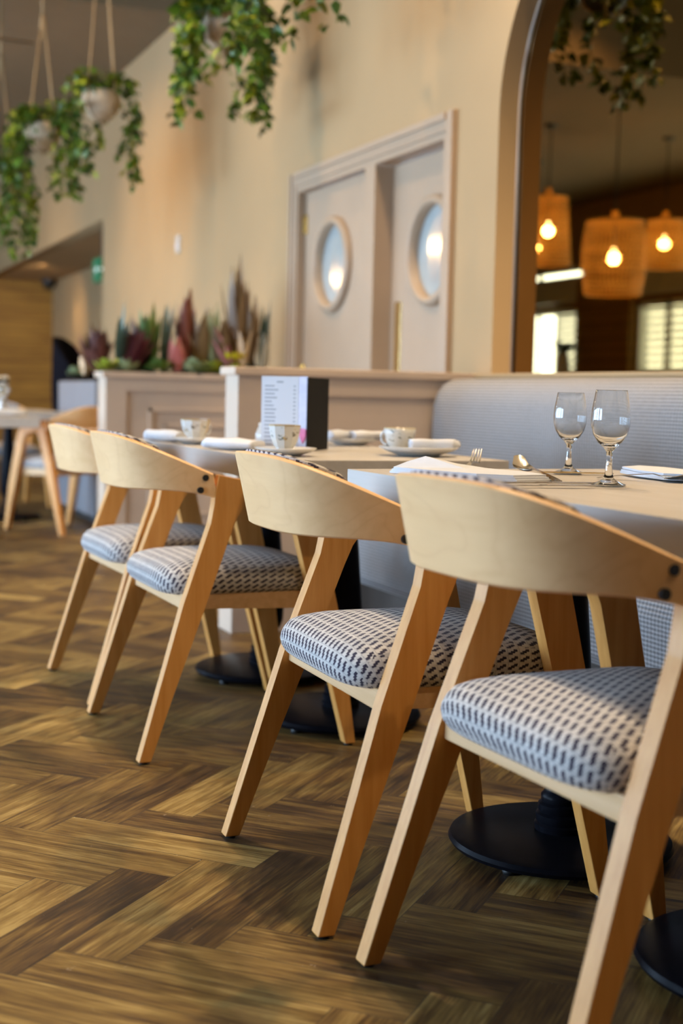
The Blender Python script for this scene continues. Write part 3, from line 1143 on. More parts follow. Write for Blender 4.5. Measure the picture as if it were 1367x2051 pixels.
def divider(name, label, x0, x1, y0, y1, zt, panels):
    cx = x0
    t = empty(name, (x0, y0, 0), 0, label, 'divider')
    obj('body', box(0, x1 - x0, 0.014, y1 - y0, 0.09, zt - 0.03), M_joinery, t)
    obj('skirting', box(-0.015, x1 - x0, -0.004, y1 - y0 + 0.004, 0, 0.10, 0.004), M_joinery, t)
    obj('cap', box(-0.02, x1 - x0, -0.018, y1 - y0 + 0.012, zt - 0.03, zt, 0.004), M_joinery, t)
    bm = bmesh.new()
    add_box(bm, 0, 0.11, 0, 0.014, 0.10, zt - 0.03)
    add_box(bm, 0.11, x1 - x0, 0, 0.014, zt - 0.10, zt - 0.03)
    obj('face_frame', bm, M_joinery, t)
    if panels:
        px0, px1, pz0, pz1 = panels
        bm = bmesh.new()
        for k in range(2):
            i = k * 0.085
            a0, a1, c0, c1 = px0 + i, px1 - i, pz0 + i, pz1 - i
            w = 0.022 if k == 0 else 0.018
            for (xa, xb, za, zb) in ((a0, a0 + w, c0, c1), (a1 - w, a1, c0, c1), (a0, a1, c0, c0 + w), (a0, a1, c1 - w, c1)):
                add_box(bm, xa, xb, -0.004 + 0.004, 0.016, za, zb, 0.003)
        obj('panel_moulding', bm, M_joinery, t)
    return t


divider('room_divider', 'plain taupe half-height divider ending the bench, behind the menu', 1.545, 2.595, 4.80, 4.95, 0.985, None)
dv = divider('room_divider', 'panelled taupe divider with plants rising behind it', 1.565, 2.595, 7.10, 7.28, 0.985, (0.23, 0.99, 0.14, 0.80))
obj('soil', box(0.02, 1.02, 0.02, 0.16, 0.985, 0.992), M_soil, dv)
t = empty('planter_trough', (2.20, 9.48, 0), 0, 'pale blue-grey planter trough behind the left end of the panelled divider', 'planter')
obj('trough_box', box(-0.32, 0.32, -0.63, 0.63, 0.06, 0.945, 0.006), M_trough, t)
obj('trough_plinth', box(-0.28, 0.28, -0.58, 0.58, 0.0, 0.06), M_cap, t)
obj('soil', box(-0.29, 0.29, -0.60, 0.60, 0.945, 0.955), M_soil, t)

# ------------------------------------------------------------------ planter plants
SOIL = 0.991


def add_blade(bm, base, direction, length, width, curve=0.1, fold=0.15, n=6, tip=0.0, roundness=1.0):
    """a strap leaf: pointed, folded along the midrib"""
    d = Vector(direction).normalized()
    side = d.cross(Vector((0, 0, 1)))
    if side.length < 0.05:
        side = Vector((math.cos(base[0] * 91), math.sin(base[1] * 57), 0))
    side.normalize()
    nrm = side.cross(d).normalized()
    rows = []
    for i in range(n + 1):
        s = i / n
        p = Vector(base) + d * length * s - Vector((0, 0, 1)) * curve * length * s * s
        w = width * 0.5 * (math.sin(PI * min(1, (s * 0.86 + 0.14)) ** roundness) ** 0.8 if s < 1 else 0.0)
        w = max(w, 0.0008)
        c = nrm * (-fold * w)
        rows.append((bm.verts.new(p - side * w), bm.verts.new(p + c), bm.verts.new(p + side * w)))
    for a, b_ in zip(rows[:-1], rows[1:]):
        bm.faces.new((a[0], a[1], b_[1], b_[0]))
        bm.faces.new((a[1], a[2], b_[2], b_[1]))


def spiky(name, label, x, y, h, nleaf, width, mat, spread=0.45, seed=1, cat='plant', zoff=0.0, droop=0.12, lean=(0, 0)):
    r = random.Random(seed)
    bm = bmesh.new()
    for k in range(nleaf):
        a = k * 2.399 + r.random() * 0.5
        sp = spread * (0.15 + 0.85 * (k / nleaf)) * r.uniform(0.8, 1.2)
        L = h * r.uniform(0.78, 1.0) * (1.0 - 0.25 * k / nleaf)
        d = Vector((math.cos(a) * sp + lean[0], math.sin(a) * sp + lean[1], 1))
        add_blade(bm, (0.01 * math.cos(a), 0.01 * math.sin(a), 0), d, L, width * r.uniform(0.8, 1.1), droop * (0.3 + sp), 0.25)
    o = obj(name, bm, mat, None, True)
    o.location = (x, y, SOIL + zoff)
    tag(o, label, cat, 'plants in the trough')
    return o


def mound(name, label, x, y, r0, h, nleaf, lw, mat, seed=1, flower=None):
    r = random.Random(seed)
    bm = bmesh.new()
    for k in range(nleaf):
        a = r.random() * 2 * PI
        e = math.acos(r.uniform(0.05, 1))
        d = Vector((math.cos(a) * math.sin(e), math.sin(a) * math.sin(e), math.cos(e)))
        q = r.uniform(0.3, 0.8)
        p = Vector((d.x * r0 * q, d.y * r0 * 0.45 * q, d.z * h * 0.45 * q))
        add_blade(bm, p, d + Vector((0, 0, r.uniform(0.1, 0.6))), r0 * r.uniform(0.3, 0.75), lw * r.uniform(0.7, 1.5), 0.25, 0.2, 4)
    o = obj(name, bm, mat, None, True)
    o.location = (x, y, SOIL)
    tag(o, label, 'plant', 'plants in the trough')
    if flower:
        bm = bmesh.new()
        for k in range(30):
            a = r.random() * 2 * PI
            q = r.random() ** 0.5 * r0 * 0.7
            add_blade(bm, (q * math.cos(a), q * math.sin(a), h * 0.8), (math.cos(a) * 0.4, math.sin(a) * 0.4, 1), 0.05, 0.03, 0.2, 0.2, 3)
        obj('blossom', bm, flower, o, True)
    return o


L_bronze = leaf_mat('bronze_strap_leaf', (0.10, 0.055, 0.02), (0.30, 0.18, 0.07))
L_rust = leaf_mat('rust_red_leaf', (0.13, 0.03, 0.015), (0.30, 0.10, 0.04))
L_green = leaf_mat('fresh_green_leaf', (0.05, 0.12, 0.02), (0.22, 0.30, 0.06))
L_dark = leaf_mat('dark_blue_green_leaf', (0.02, 0.045, 0.03), (0.08, 0.12, 0.08))
L_purple = leaf_mat('plum_leaf', (0.10, 0.025, 0.04), (0.30, 0.10, 0.11))
L_maroon = leaf_mat('maroon_leaf', (0.06, 0.015, 0.012), (0.18, 0.055, 0.035))
L_pink = leaf_mat('pink_leaf', (0.50, 0.13, 0.12), (0.68, 0.30, 0.25))
L_cream = leaf_mat('cream_leaf', (0.62, 0.42, 0.22), (0.80, 0.64, 0.42))
L_white = leaf_mat('white_spathe', (0.70, 0.66, 0.56), (0.85, 0.82, 0.72))
L_lime = leaf_mat('lime_leaf', (0.16, 0.22, 0.015), (0.45, 0.50, 0.05))
L_sage = leaf_mat('sage_leaf', (0.18, 0.25, 0.12), (0.42, 0.48, 0.26))
L_yellow = leaf_mat('yellow_petal', (0.60, 0.50, 0.01), (0.85, 0.75, 0.03))


def at_px(px, y):
    """x in the room for a picture column at depth row y (used to lay the bed out left to right)"""
    return y * math.tan(TH + math.atan((px - 683.5 + 5) / F_PX))


def bed(px, y):
    return at_px(px, y), y


P = bed
spiky('bronze_flax', 'tallest bronze strap-leaved plant, left of the door frame', *P(462, 7.177), 0.70, 16, 0.058, L_bronze, 0.15, 3)
spiky('bronze_flax', 'slim bronze-brown spiky plant beside the tallest one', *P(492, 7.162), 0.52, 10, 0.055, L_bronze, 0.16, 4)
spiky('rust_cordyline', 'upright rust-red spiked plant in the middle of the row on the divider', *P(361, 7.221), 0.50, 13, 0.055, L_rust, 0.20, 5)
spiky('dark_sansevieria', 'narrow dark blue-green leaves leaning right, at the middle of the divider', *P(318, 7.195), 0.46, 7, 0.040, L_dark, 0.12, 6, lean=(0.12, 0))
spiky('green_dracaena', 'bright green pointed plant left of the middle', *P(288, 7.212), 0.42, 14, 0.055, L_green, 0.34, 7)
spiky('dark_sansevieria', 'thin dark curved leaves at the left end of the divider top', *P(232, 7.199), 0.40, 8, 0.042, L_dark, 0.22, 8, lean=(0.12, 0))
spiky('maroon_cordyline', 'big maroon-brown clump at the left, over the blue trough', *P(186, 9.30), 0.38, 34, 0.085, L_maroon, 0.60, 9)
spiky('plum_bromeliad', 'plum broad-leaved bromeliad leaning right near the left end', *P(256, 7.164), 0.30, 12, 0.095, L_purple, 0.55, 10, lean=(0.35, 0))
spiky('olive_dracaena', 'olive-brown pointed clump right of the rust-red spikes', *P(392, 7.217), 0.40, 18, 0.06, L_bronze, 0.42, 11)
spiky('green_grass', 'pale upright grass in the gap right of centre', *P(415, 7.199), 0.44, 30, 0.018, L_sage, 0.25, 12)
spiky('pink_bromeliad', 'salmon-pink leaf plant tilting left above the yellow flowers', *P(452, 7.150), 0.33, 6, 0.095, L_pink, 0.18, 13, lean=(-0.42, 0))
spiky('cream_bromeliad', 'glowing cream-leaved plant next to the yellow flowers', *P(474, 7.144), 0.32, 7, 0.065, L_cream, 0.28, 14, lean=(0.12, 0))
spiky('rose_bromeliad', 'slim rosy leaves with cream tips at the centre front', *P(343, 7.150), 0.22, 9, 0.07, L_pink, 0.35, 15)
spiky('white_calla', 'white upright spathe with a dark tip, at the right end', *P(513, 7.142), 0.31, 4, 0.085, L_white, 0.08, 16, lean=(0.06, 0))
spiky('dark_sansevieria', 'dark pointed leaves standing behind the white spathe', *P(516, 7.164), 0.44, 5, 0.050, L_dark, 0.10, 17, lean=(0.05, 0))
spiky('maroon_cordyline', 'smaller maroon leaves between the plum bromeliad and the green pointed plant', *P(272, 7.243), 0.34, 16, 0.07, L_maroon, 0.45, 18)
spiky('olive_dracaena', 'olive spikes between the pale grass and the tallest bronze plant', *P(432, 7.173), 0.36, 16, 0.055, L_bronze, 0.40, 19)
mound('low_sedum', 'low sage-green mound at the centre of the divider top', *P(382, 7.148), 0.115, 0.14, 48, 0.046, L_sage, 20)
mound('low_sedum', 'lime-green mound right of centre on the divider top', *P(416, 7.148), 0.10, 0.12, 48, 0.046, L_lime, 21)
mound('low_sedum', 'green mound on the divider top below the dark thin leaves', *P(308, 7.148), 0.11, 0.11, 48, 0.046, L_green, 22)
mound('low_sedum', 'sage mound below the plum leaves', *P(246, 7.150), 0.10, 0.09, 48, 0.046, L_sage, 23)
mound('low_sedum', 'lime mound at the near corner of the blue trough', *P(206, 7.150), 0.085, 0.10, 48, 0.046, L_lime, 24)
mound('low_sedum', 'pale mound at the far left corner of the trough', *P(146, 9.98), 0.085, 0.10, 48, 0.046, L_sage, 25)
mound('low_sedum', 'dark green mound right of the yellow flowers', *P(494, 7.135), 0.075, 0.10, 48, 0.046, L_dark, 26)
mound('yellow_flowers', 'bright yellow flowers at the right end of the panelled divider', *P(457, 7.139), 0.085, 0.10, 40, 0.040, L_lime, 27, L_yellow)
spiky('pale_pink_bloom', 'pale pink flower spike over the blue trough', *P(160, 9.62), 0.20, 7, 0.06, L_cream, 0.2, 28)

# ------------------------------------------------------------------ hanging baskets


def add_leaf(bm, p, d, size, roll):
    """small heart-ish leaf"""
    d = Vector(d).normalized()
    s = d.cross(Vector((0, 0, 1)))
    if s.length < 0.05:
        s = Vector((1, 0, 0))
    s.normalize()
    s = (Matrix.Rotation(roll, 3, d) @ s)
    nn = s.cross(d)
    p = Vector(p)
    a = bm.verts.new(p)
    l1 = bm.verts.new(p + d * size * 0.30 + s * size * 0.40 + nn * size * 0.10)
    l2 = bm.verts.new(p + d * size * 0.72 + s * size * 0.27 + nn * size * 0.06)
    tp = bm.verts.new(p + d * size * 1.05 - nn * size * 0.12)
    r2 = bm.verts.new(p + d * size * 0.72 - s * size * 0.27 + nn * size * 0.06)
    r1 = bm.verts.new(p + d * size * 0.30 - s * size * 0.40 + nn * size * 0.10)
    m1 = bm.verts.new(p + d * size * 0.45)
    bm.faces.new((a, l1, m1))
    bm.faces.new((l1, l2, m1))
    bm.faces.new((l2, tp, m1))
    bm.faces.new((tp, r2, m1))
    bm.faces.new((r2, r1, m1))
    bm.faces.new((r1, a, m1))


def basket(label, x, y, zpot, ztop, zknot, rpot, vines, seed, leaf=0.055, nbush=110, bush=0.22, mats=(0, 1), elo=-0.35, pot=None):
    r = random.Random(seed)
    t = empty('hanging_plant', (x, y, zpot), 0, label, 'hanging plant', 'hanging plants along the ceiling')
    obj('pot', lathe([(0, -rpot * 0.85), (rpot * 0.45, -rpot * 0.82), (rpot * 0.8, -rpot * 0.5), (rpot, 0), (rpot * 0.95, rpot * 0.45), (rpot * 0.82, rpot * 0.62), (rpot * 0.76, rpot * 0.58), (rpot * 0.85, rpot * 0.35), (0, rpot * 0.30)], n=32), pot or M_pot, t, True, 0.8)
    # macrame cords: four strands from a ring under the pot to the knot, then one cord to the ceiling
    bm = bmesh.new()
    zk = zknot - zpot
    for k in range(4):
        a = k * PI / 2 + 0.6
        ring = [(rpot * 0.3 * math.cos(a), rpot * 0.3 * math.sin(a), -rpot * 0.9), (rpot * 0.86 * math.cos(a), rpot * 0.86 * math.sin(a), -rpot * 0.5), (rpot * 1.03 * math.cos(a), rpot * 1.03 * math.sin(a), 0),
                (rpot * 0.98 * math.cos(a), rpot * 0.98 * math.sin(a), rpot * 0.5), (0.012 * math.cos(a), 0.012 * math.sin(a), zk)]
        add_tube(bm, ring, 0.0055, 6)
    add_tube(bm, [(0, 0, zk - 0.10), (0, 0, zk - 0.03), (0, 0, zk + 0.05)], [0.014, 0.02, 0.012], 8)
    add_tube(bm, [(0, 0, zk), (0, 0, ztop - zpot)], 0.009, 6)
    add_tube(bm, [(0, 0, -rpot * 0.86), (0, 0, -rpot * 1.1)], [0.02, 0.012], 8)
    obj('macrame_cord', bm, M_rope, t, True)
    for mi in (0, 1):
        bm = bmesh.new()
        for k in range(nbush // 2):
            a = r.random() * 2 * PI
            e = r.uniform(elo, 1.35)
            rad = bush * r.uniform(0.35, 1.0)
            p = Vector((math.cos(a) * math.cos(e) * rad, math.sin(a) * math.cos(e) * rad, rpot * 0.55 + math.sin(e) * rad * 0.75))
            d = Vector((math.cos(a), math.sin(a), r.uniform(-0.7, 0.5)))
            add_leaf(bm, p, d, leaf * r.uniform(0.75, 1.3), r.uniform(-0.9, 0.9))
        for (va, vl) in vines:
            if r.random() < 0.5 and len(vines) > 2 and mi == 1:
                pass
            pts = []
            a = va
            rr = rpot * 1.05
            wob = r.uniform(0, 6)
            npt = max(6, int(vl / 0.03))
            for i in range(npt + 1):
                s = i / npt
                out = rr + 0.10 * math.sin(min(1, s * 2.2) * PI / 2) + 0.02 * math.sin(wob + s * 7)
                z = rpot * 0.6 + 0.08 * math.sin(min(1, s * 4) * PI) - vl * max(0, s - 0.12)
                aa = a + 0.25 * math.sin(wob + s * 4)
                pts.append(Vector((out * math.cos(aa), out * math.sin(aa), z)))
            if mi == 0:
                add_tube(bm, pts, 0.003, 5)
            for i, p in enumerate(pts):
                if i % 2 == mi or r.random() < 0.4:
                    for q in range(2):
                        d = Vector((r.uniform(-1, 1), r.uniform(-1, 1), r.uniform(-1.1, 0.1)))
                        add_leaf(bm, p + Vector((r.uniform(-.02, .02), r.uniform(-.02, .02), 0)), d, leaf * r.uniform(0.7, 1.15), r.uniform(-1, 1))
        o = obj('foliage', bm, (M_ivy, M_ivy2)[mats[mi]], t, True)
    return t


basket('biggest hanging pot plant, in front of the wall left of the doors', 2.12, 6.90, 2.74, CEIL, 3.6, 0.125,
       [(3.3, 0.66), (3.5, 0.60), (3.9, 0.40), (5.2, 0.62), (5.4, 0.66), (5.6, 0.40), (6.1, 0.30), (0.3, 0.35), (2.8, 0.45), (2.0, 0.4), (1.2, 0.5)], 11, 0.068, 200, 0.26, elo=-0.2)
basket('smaller hanging plant whose tan pot shows, against the ceiling edge', 1.865, 8.65, 2.66, CEIL, 3.75, 0.120,
       [(5.5, 0.60), (5.8, 0.66), (3.9, 0.60), (3.6, 0.5), (0.5, 0.4), (1.6, 0.4), (2.7, 0.3)], 12, 0.058, 100, 0.19, elo=0.25)
basket('hanging plant with a pale round pot in the middle of the row', 1.555, 8.95, 2.49, CEIL, 3.18, 0.115,
       [(3.0, 0.30), (3.4, 0.66), (3.8, 0.55), (4.05, 0.5), (5.1, 0.55), (5.4, 0.50), (5.9, 0.52), (0.2, 0.45), (0.8, 0.4), (1.8, 0.4), (2.5, 0.4)], 13, 0.058, 110, 0.20, elo=0.2)
basket('hanging plant cut off by the left edge of the picture', 1.365, 9.42, 2.24, CEIL - 0.83, 3.02, 0.11,
       [(3.2, 0.5), (3.9, 0.62), (4.4, 0.55), (4.9, 0.62), (5.4, 0.60), (5.8, 0.50), (0.2, 0.5), (1.0, 0.4), (2.2, 0.4)], 14, 0.058, 150, 0.17)
basket('hanging plant seen as a dark reflection in the arched mirror', 1.93, 5.45, 2.72, CEIL, 3.6, 0.115,
       [(3.0, 0.55), (3.6, 0.50), (2.5, 0.62), (4.3, 0.35), (5.2, 0.3), (0.3, 0.4), (1.2, 0.45), (2.0, 0.5)], 15, 0.062, 240, 0.26, elo=-0.6, pot=M_cap)  # black pot colour paints in the shade of its unlit, mirrored side
basket('hanging plant of which one leaf tip shows at the top edge', 1.70, 3.80, 2.66, CEIL, 3.6, 0.12,
       [(4.2, 0.30), (4.75, 0.62), (5.5, 0.28), (0.5, 0.3), (2.2, 0.35), (3.3, 0.3)], 16, 0.058, 110, 0.18, elo=0.0)

# ------------------------------------------------------------------ pendant lamps (seen in the mirror and the port holes)


def pendant(label, x, y, zb, r, h, ztop, power, group, style=0):
    t = empty('pendant_lamp', (x, y, zb), 0, label, 'lamp', group)
    # open woven shade of cane strips
    bm = bmesh.new()
    def rad(s):
        return r * (0.80 + 0.20 * math.sin(PI * (0.12 + 0.76 * s))) if style == 0 else r * (1.0 - 0.22 * s)
    nv, nh = 44, 16
    for k in range(nv):
        a = 2 * PI * k / nv
        for sgn in (1, -1):
            prev = None
            hw = 0.0032 * r / 0.25
            for i in range(11):
                s = i / 10
                aa = a + sgn * s * 0.28
                da = hw / max(0.05, rad(s))
                rr_ = rad(s) + sgn * 0.002
                p = [bm.verts.new((rr_ * math.cos(aa + q * da), rr_ * math.sin(aa + q * da), -h / 2 + h * s)) for q in (-1, 1)]
                if prev:
                    bm.faces.new((prev[0], prev[1], p[1], p[0]))
                prev = p
    for i in range(nh + 1):
        s = i / nh
        pts = [(rad(s) * math.cos(2 * PI * q / 28), rad(s) * math.sin(2 * PI * q / 28), -h / 2 + h * s) for q in range(29)]
        add_tube(bm, pts, 0.0028 * r / 0.25 if 0 < i < nh else 0.010, 5, False)
    obj('shade', bm, M_rattan, t, True)
    bm = bmesh.new()
    add_lathe(bm, [(rad(1.0), h / 2), (rad(1.0) * 0.5, h / 2 + 0.02), (0.03, h / 2 + 0.03), (0.03, h / 2 + 0.09), (0, h / 2 + 0.09)], n=24)
    obj('shade_top', bm, M_rattan, t, True)
    add = bmesh.new()
    add_tube(add, [(0, 0, 0.09), (0, 0, h / 2 + 0.09), (0, 0, ztop - zb)], 0.006, 6)
    add_lathe(add, [(0, ztop - zb - 0.03), (0.05, ztop - zb - 0.025), (0.055, ztop - zb)], n=20)
    obj('cord', add, M_cap, t, True)
    obj('bulb', lathe([(0, -0.038), (0.02, -0.030), (0.030, -0.006), (0.025, 0.022), (0.016, 0.05), (0.014, 0.085), (0, 0.085)], n=20), M_bulb, t, True)
    lamp('bulb_light', 'POINT', (0, 0, 0), power * 1.0, (1.0, 0.60, 0.20), 0.045, parent=t)
    return t


G = 'rattan pendant lamps across the room'
pendant('large round rattan pendant lamp at the centre of the mirror', -1.08, 9.93, 2.08, 0.27, 0.60, 3.47, 60, G)
pendant('rattan pendant lamp at the left edge of the mirror', -1.36, 11.5, 2.48, 0.225, 0.62, 3.47, 50, G, 1)
pendant('rattan pendant lamp at the right edge of the mirror', -2.68, 11.5, 2.44, 0.22, 0.45, 3.47, 50, G, 1)
pendant('small rattan pendant low beside the left mirror edge', -2.26, 13.29, 2.54, 0.15, 0.32, 3.47, 30, G, 1)
pendant('rattan pendant reflected in the right door port hole', 0.50, 10.1, 2.10, 0.24, 0.50, 3.47, 60, G)
pendant('rattan pendant reflected in the left door port hole', -0.05, 13.6, 2.10, 0.24, 0.50, 3.47, 60, G)

# ------------------------------------------------------------------ table settings


def table_item(px_xy, k=1.107):
    return (px_xy[0] * k, px_xy[1] * k)


def wine_glass(label, x, y, h=0.205, rb=0.038):
    t = empty('wine_glass', (x, y, TZ), 0, label, 'glass', 'wine glasses on the nearer table')
    bm = bmesh.new()
    outp = [(0, 0.0015), (0.032, 0.0015), (0.037, 0.003), (0.0355, 0.0048), (0.022, 0.0095), (0.012, 0.016), (0.0085, 0.026), (0.0068, 0.045), (0.0060, 0.062), (0.0072, 0.074),
            (0.014, 0.0825), (0.0255, 0.093), (0.0355, 0.109), (0.0405, 0.127), (0.0415, 0.143), (0.0400, 0.163), (0.0368, 0.183), (0.03325, 0.2018), (0.0330, 0.2028), (0.0327, 0.2034)]
    inp = [(0.0323, 0.2034), (0.0320, 0.2028), (0.0322, 0.2018), (0.0358, 0.183), (0.0389, 0.163), (0.0404, 0.143), (0.0394, 0.127), (0.0343, 0.1105), (0.0245, 0.096), (0.012, 0.0875), (0, 0.085)]
    sc = h / 0.205
    add_lathe(bm, [(r * sc, z * sc) for r, z in outp + inp], n=56)
    o = obj('goblet', bm, M_glass, t, True)
    return t


wine_glass('empty wine glass standing farther from the camera, on the left', 1.535, 2.497, 0.172)
wine_glass('empty wine glass nearer the camera, to the right', 1.396, 2.132, 0.176)


def cup(label, x, y, n, mat, rz, flat=True, h=0.062, rt=0.044, rb=0.024):
    t = empty('teacup', (x, y, TZ + 0.012), rz, label, 'teacup', 'teacups on the farther table')
    prof = [(0, 0.0), (rb * 0.9, 0.0), (rb, 0.004), (rb * 0.98, 0.008), (rb * 1.15, 0.014), (rb + (rt - rb) * 0.62, h * 0.45), (rb + (rt - rb) * 0.85, h * 0.72), (rt, h),
            (rt - 0.0025, h), (rb + (rt - rb) * 0.80, h * 0.72), (rb + (rt - rb) * 0.5, h * 0.42), (rb * 0.9, 0.016), (0, 0.013)]
    obj('bowl', lathe(prof, n=n), mat, t, not flat, None)
    bm = bmesh.new()
    hp = []
    for i in range(11):
        a = -PI / 2 + PI * i / 10
        hp.append((rt * 0.86 + 0.020 * math.cos(a), 0, h * 0.56 + 0.019 * math.sin(a)))
    add_tube(bm, hp, 0.0035, 8)
    obj('handle', bm, M_chin, t, True)
    return t


def saucer(label, x, y, r, name='saucer', hgt=0.018):
    o = obj(name, lathe([(0, 0.001), (r * 0.5, 0.001), (r * 0.55, 0.004), (r * 0.8, hgt * 0.55), (r, hgt), (r * 0.995, hgt + 0.003), (r * 0.78, hgt * 0.72), (r * 0.52, 0.0075), (0, 0.0065)], n=48), M_chin, None, True)
    o.location = (x, y, TZ)
    tag(o, label, 'saucer' if name == 'saucer' else 'plate', 'china on the farther table')
    return o


def napkin_roll(label, x, y, z, rz, L=0.16, r=0.022, group='rolled napkins on the farther table', seed=1, w=1.25):
    rr = random.Random(seed)
    bm = bmesh.new()
    n = 18
    rings = []
    for i in range(13):
        s = i / 12
        row = []
        rad = r * (0.86 + 0.14 * math.sin(s * PI)) * (1 + 0.08 * math.sin(s * 9 + seed))
        for k in range(n):
            a = 2 * PI * k / n
            q = 1 + 0.07 * math.sin(3 * a + seed + s * 2)
            row.append(bm.verts.new((-L / 2 + L * s, w * rad * q * math.cos(a), r * 0.80 + 0.80 * rad * q * math.sin(a))))
        rings.append(row)
    for a, b_ in zip(rings[:-1], rings[1:]):
        for k in range(n):
            bm.faces.new((a[k], a[(k + 1) % n], b_[(k + 1) % n], b_[k]))
    # spiral ends
    for row, sx in ((rings[0], 1), (rings[-1], -1)):
        c = Vector((0, 0, 0))
        for v in row:
            c += v.co
        c /= n
        cv = bm.verts.new(c + Vector((0.010 * sx, 0, 0)))
        for k in range(n):
            bm.faces.new((row[k], row[(k + 1) % n], cv))
    o = obj('napkin', bm, M_napkin, None, True)
    o.location = (x, y, z)
    o.rotation_euler = (0, 0, rz)
    tag(o, label, 'napkin', group)
    return o


# farther table, far setting
saucer('saucer under the patterned cup at the far end of the table', 1.135, 3.93, 0.070)
cup('patterned faceted teacup farther from the menu holder', 1.135, 3.93, 10, M_cup, 0.4)
napkin_roll('rolled white napkin at the far left corner of the table', 1.098, 4.13, TZ, -1.2, 0.17, 0.022, seed=2)
# near setting
saucer('saucer under the patterned cup in front of the menu', 1.170, 3.24, 0.078)
cup('patterned faceted teacup standing in front of the menu', 1.165, 3.235, 10, M_cup, 1.2, h=0.066, rt=0.042)
napkin_roll('folded white napkin between the two patterned cups', 1.130, 3.545, TZ, -1.1, 0.19, 0.020, seed=3, w=1.7)
# small white jug
t = empty('milk_jug', (1.33, 3.86, TZ), 0, 'small white jug partly hidden behind the near patterned cup', 'jug')
obj('jug_body', lathe([(0, 0), (0.024, 0), (0.03, 0.015), (0.031, 0.035), (0.024, 0.052), (0.020, 0.058), (0.022, 0.068), (0.0195, 0.068), (0.018, 0.058), (0, 0.05)], n=28), M_chin, t, True)
bm = bmesh.new()
add_tube(bm, [(0.026 + 0.015 * math.cos(-1.4 + 2.8 * i / 8), 0, 0.037 + 0.017 * math.sin(-1.4 + 2.8 * i / 8)) for i in range(9)], 0.003, 6)
obj('handle', bm, M_chin, t, True)
# plates on the bench side
saucer('oval-looking white plate with two napkins, right behind the menu', 1.635, 3.94, 0.085, 'side_plate', 0.02)
napkin_roll('left napkin on the plate behind the menu', 1.585, 3.90, TZ + 0.018, 0.5, 0.11, 0.019, seed=4)
napkin_roll('right napkin on the plate behind the menu', 1.665, 3.885, TZ + 0.018, 0.2, 0.11, 0.019, seed=5)
saucer('white plate holding the cream sprigged cup and napkins', 1.545, 3.255, 0.105, 'side_plate', 0.022)
cup('cream round teacup with a green sprig, near the bench', 1.515, 3.31, 40, M_cup2, 2.2, False, 0.060, 0.043, 0.026)
napkin_roll('white napkin on the plate beside the cream cup', 1.565, 3.215, TZ + 0.017, -0.35, 0.12, 0.019, seed=6)
napkin_roll('napkin at the right rim of the cream cup plate', 1.625, 3.250, TZ + 0.020, 0.2, 0.07, 0.014, seed=7)

# menu holder: a standing folder, white pages inside and a charcoal cover
t = empty('menu_holder', (1.315, 3.47, TZ), 0, 'standing menu with a white printed page and charcoal cover', 'menu')


def page(name, p0, p1, h, th, mat, lean=0.0):
    p0, p1 = Vector((*p0, 0)), Vector((*p1, 0))
    d = (p1 - p0).normalized()
    nrm = Vector((-d.y, d.x, 0))
    bm = bmesh.new()
    uvl = bm.loops.layers.uv.new('UVMap')
    vs = []
    for off in (0, th):
        for (s, z) in ((0, 0), (1, 0), (1, h), (0, h)):
            v = bm.verts.new(p0 + (p1 - p0) * s + nrm * off + Vector((0, 0, z)))
            vs.append((v, s, z / h))
    q = [v[0] for v in vs]
    uvd = {v[0]: (v[1], v[2]) for v in vs}
    for idx in ((0, 1, 2, 3), (4, 5, 6, 7), (0, 1, 5, 4), (1, 2, 6, 5), (2, 3, 7, 6), (3, 0, 4, 7)):
        f = bm.faces.new([q[i] for i in idx])
        for l in f.loops:
            l[uvl].uv = uvd[l.vert]
    return obj(name, bm, mat, t)


# spine corner nearest the camera at local (0,0); pages run left, cover runs right
page('printed_page', (-0.096, 0.108), (-0.017, 0.029), 0.202, 0.0015, M_page)
sp = page('photo_page', (-0.0165, 0.028), (-0.001, 0.001), 0.202, 0.0015, M_lilac)
bm = bmesh.new()
add_prism(bm, [(-0.009, 0.032), (-0.001, 0.022), (0.007, 0.034), (0.0135, 0.055), (0.0125, 0.064), (-0.012, 0.060), (-0.0125, 0.048)], 'x', -0.0016, 0.0006)
o = obj('photo_print', bm, M_pink, sp)
o.location = (-0.0098, 0.0138, 0)
o.rotation_euler = (0, 0, 0.53)
page('cover', (0.0, 0.0), (0.125, 0.166), 0.200, 0.004, M_cover)
page('back_page', (-0.010, 0.030), (0.114, 0.172), 0.198, 0.0015, M_paper)

# nearer table: folded napkin, cutlery


def sheet_napkin(label, outline, x, y, rz, peak, group):
    """folded linen, a few stacked layers with a lifted fold; outline in local xy with heights"""
    bm = bmesh.new()
    layers = 3
    for k in range(layers):
        z = k * 0.004
        vs0 = [bm.verts.new((px * (1 - 0.02 * k), py * (1 - 0.03 * k), z + pz * (1.0 if k == layers - 1 else 0.75))) for (px, py, pz) in outline]
        vs1 = [bm.verts.new((v.co.x, v.co.y, v.co.z + 0.0042)) for v in vs0]
        n = len(vs0)
        c0 = Vector((sum(v.co.x for v in vs0) / n, sum(v.co.y for v in vs0) / n, z + peak * 0.6))
        a = bm.verts.new(c0)
        b_ = bm.verts.new(c0 + Vector((0, 0, 0.005)))
        for i in range(n):
            j = (i + 1) % n
            bm.faces.new((vs0[i], vs0[j], a))
            bm.faces.new((vs1[i], vs1[j], b_))
            bm.faces.new((vs0[i], vs0[j], vs1[j], vs1[i]))
    o = obj('napkin', bm, M_napkin, None, False)
    o.location = (x, y, TZ + 0.0012)
    o.rotation_euler = (0, 0, rz)
    tag(o, label, 'napkin', group)
    return o


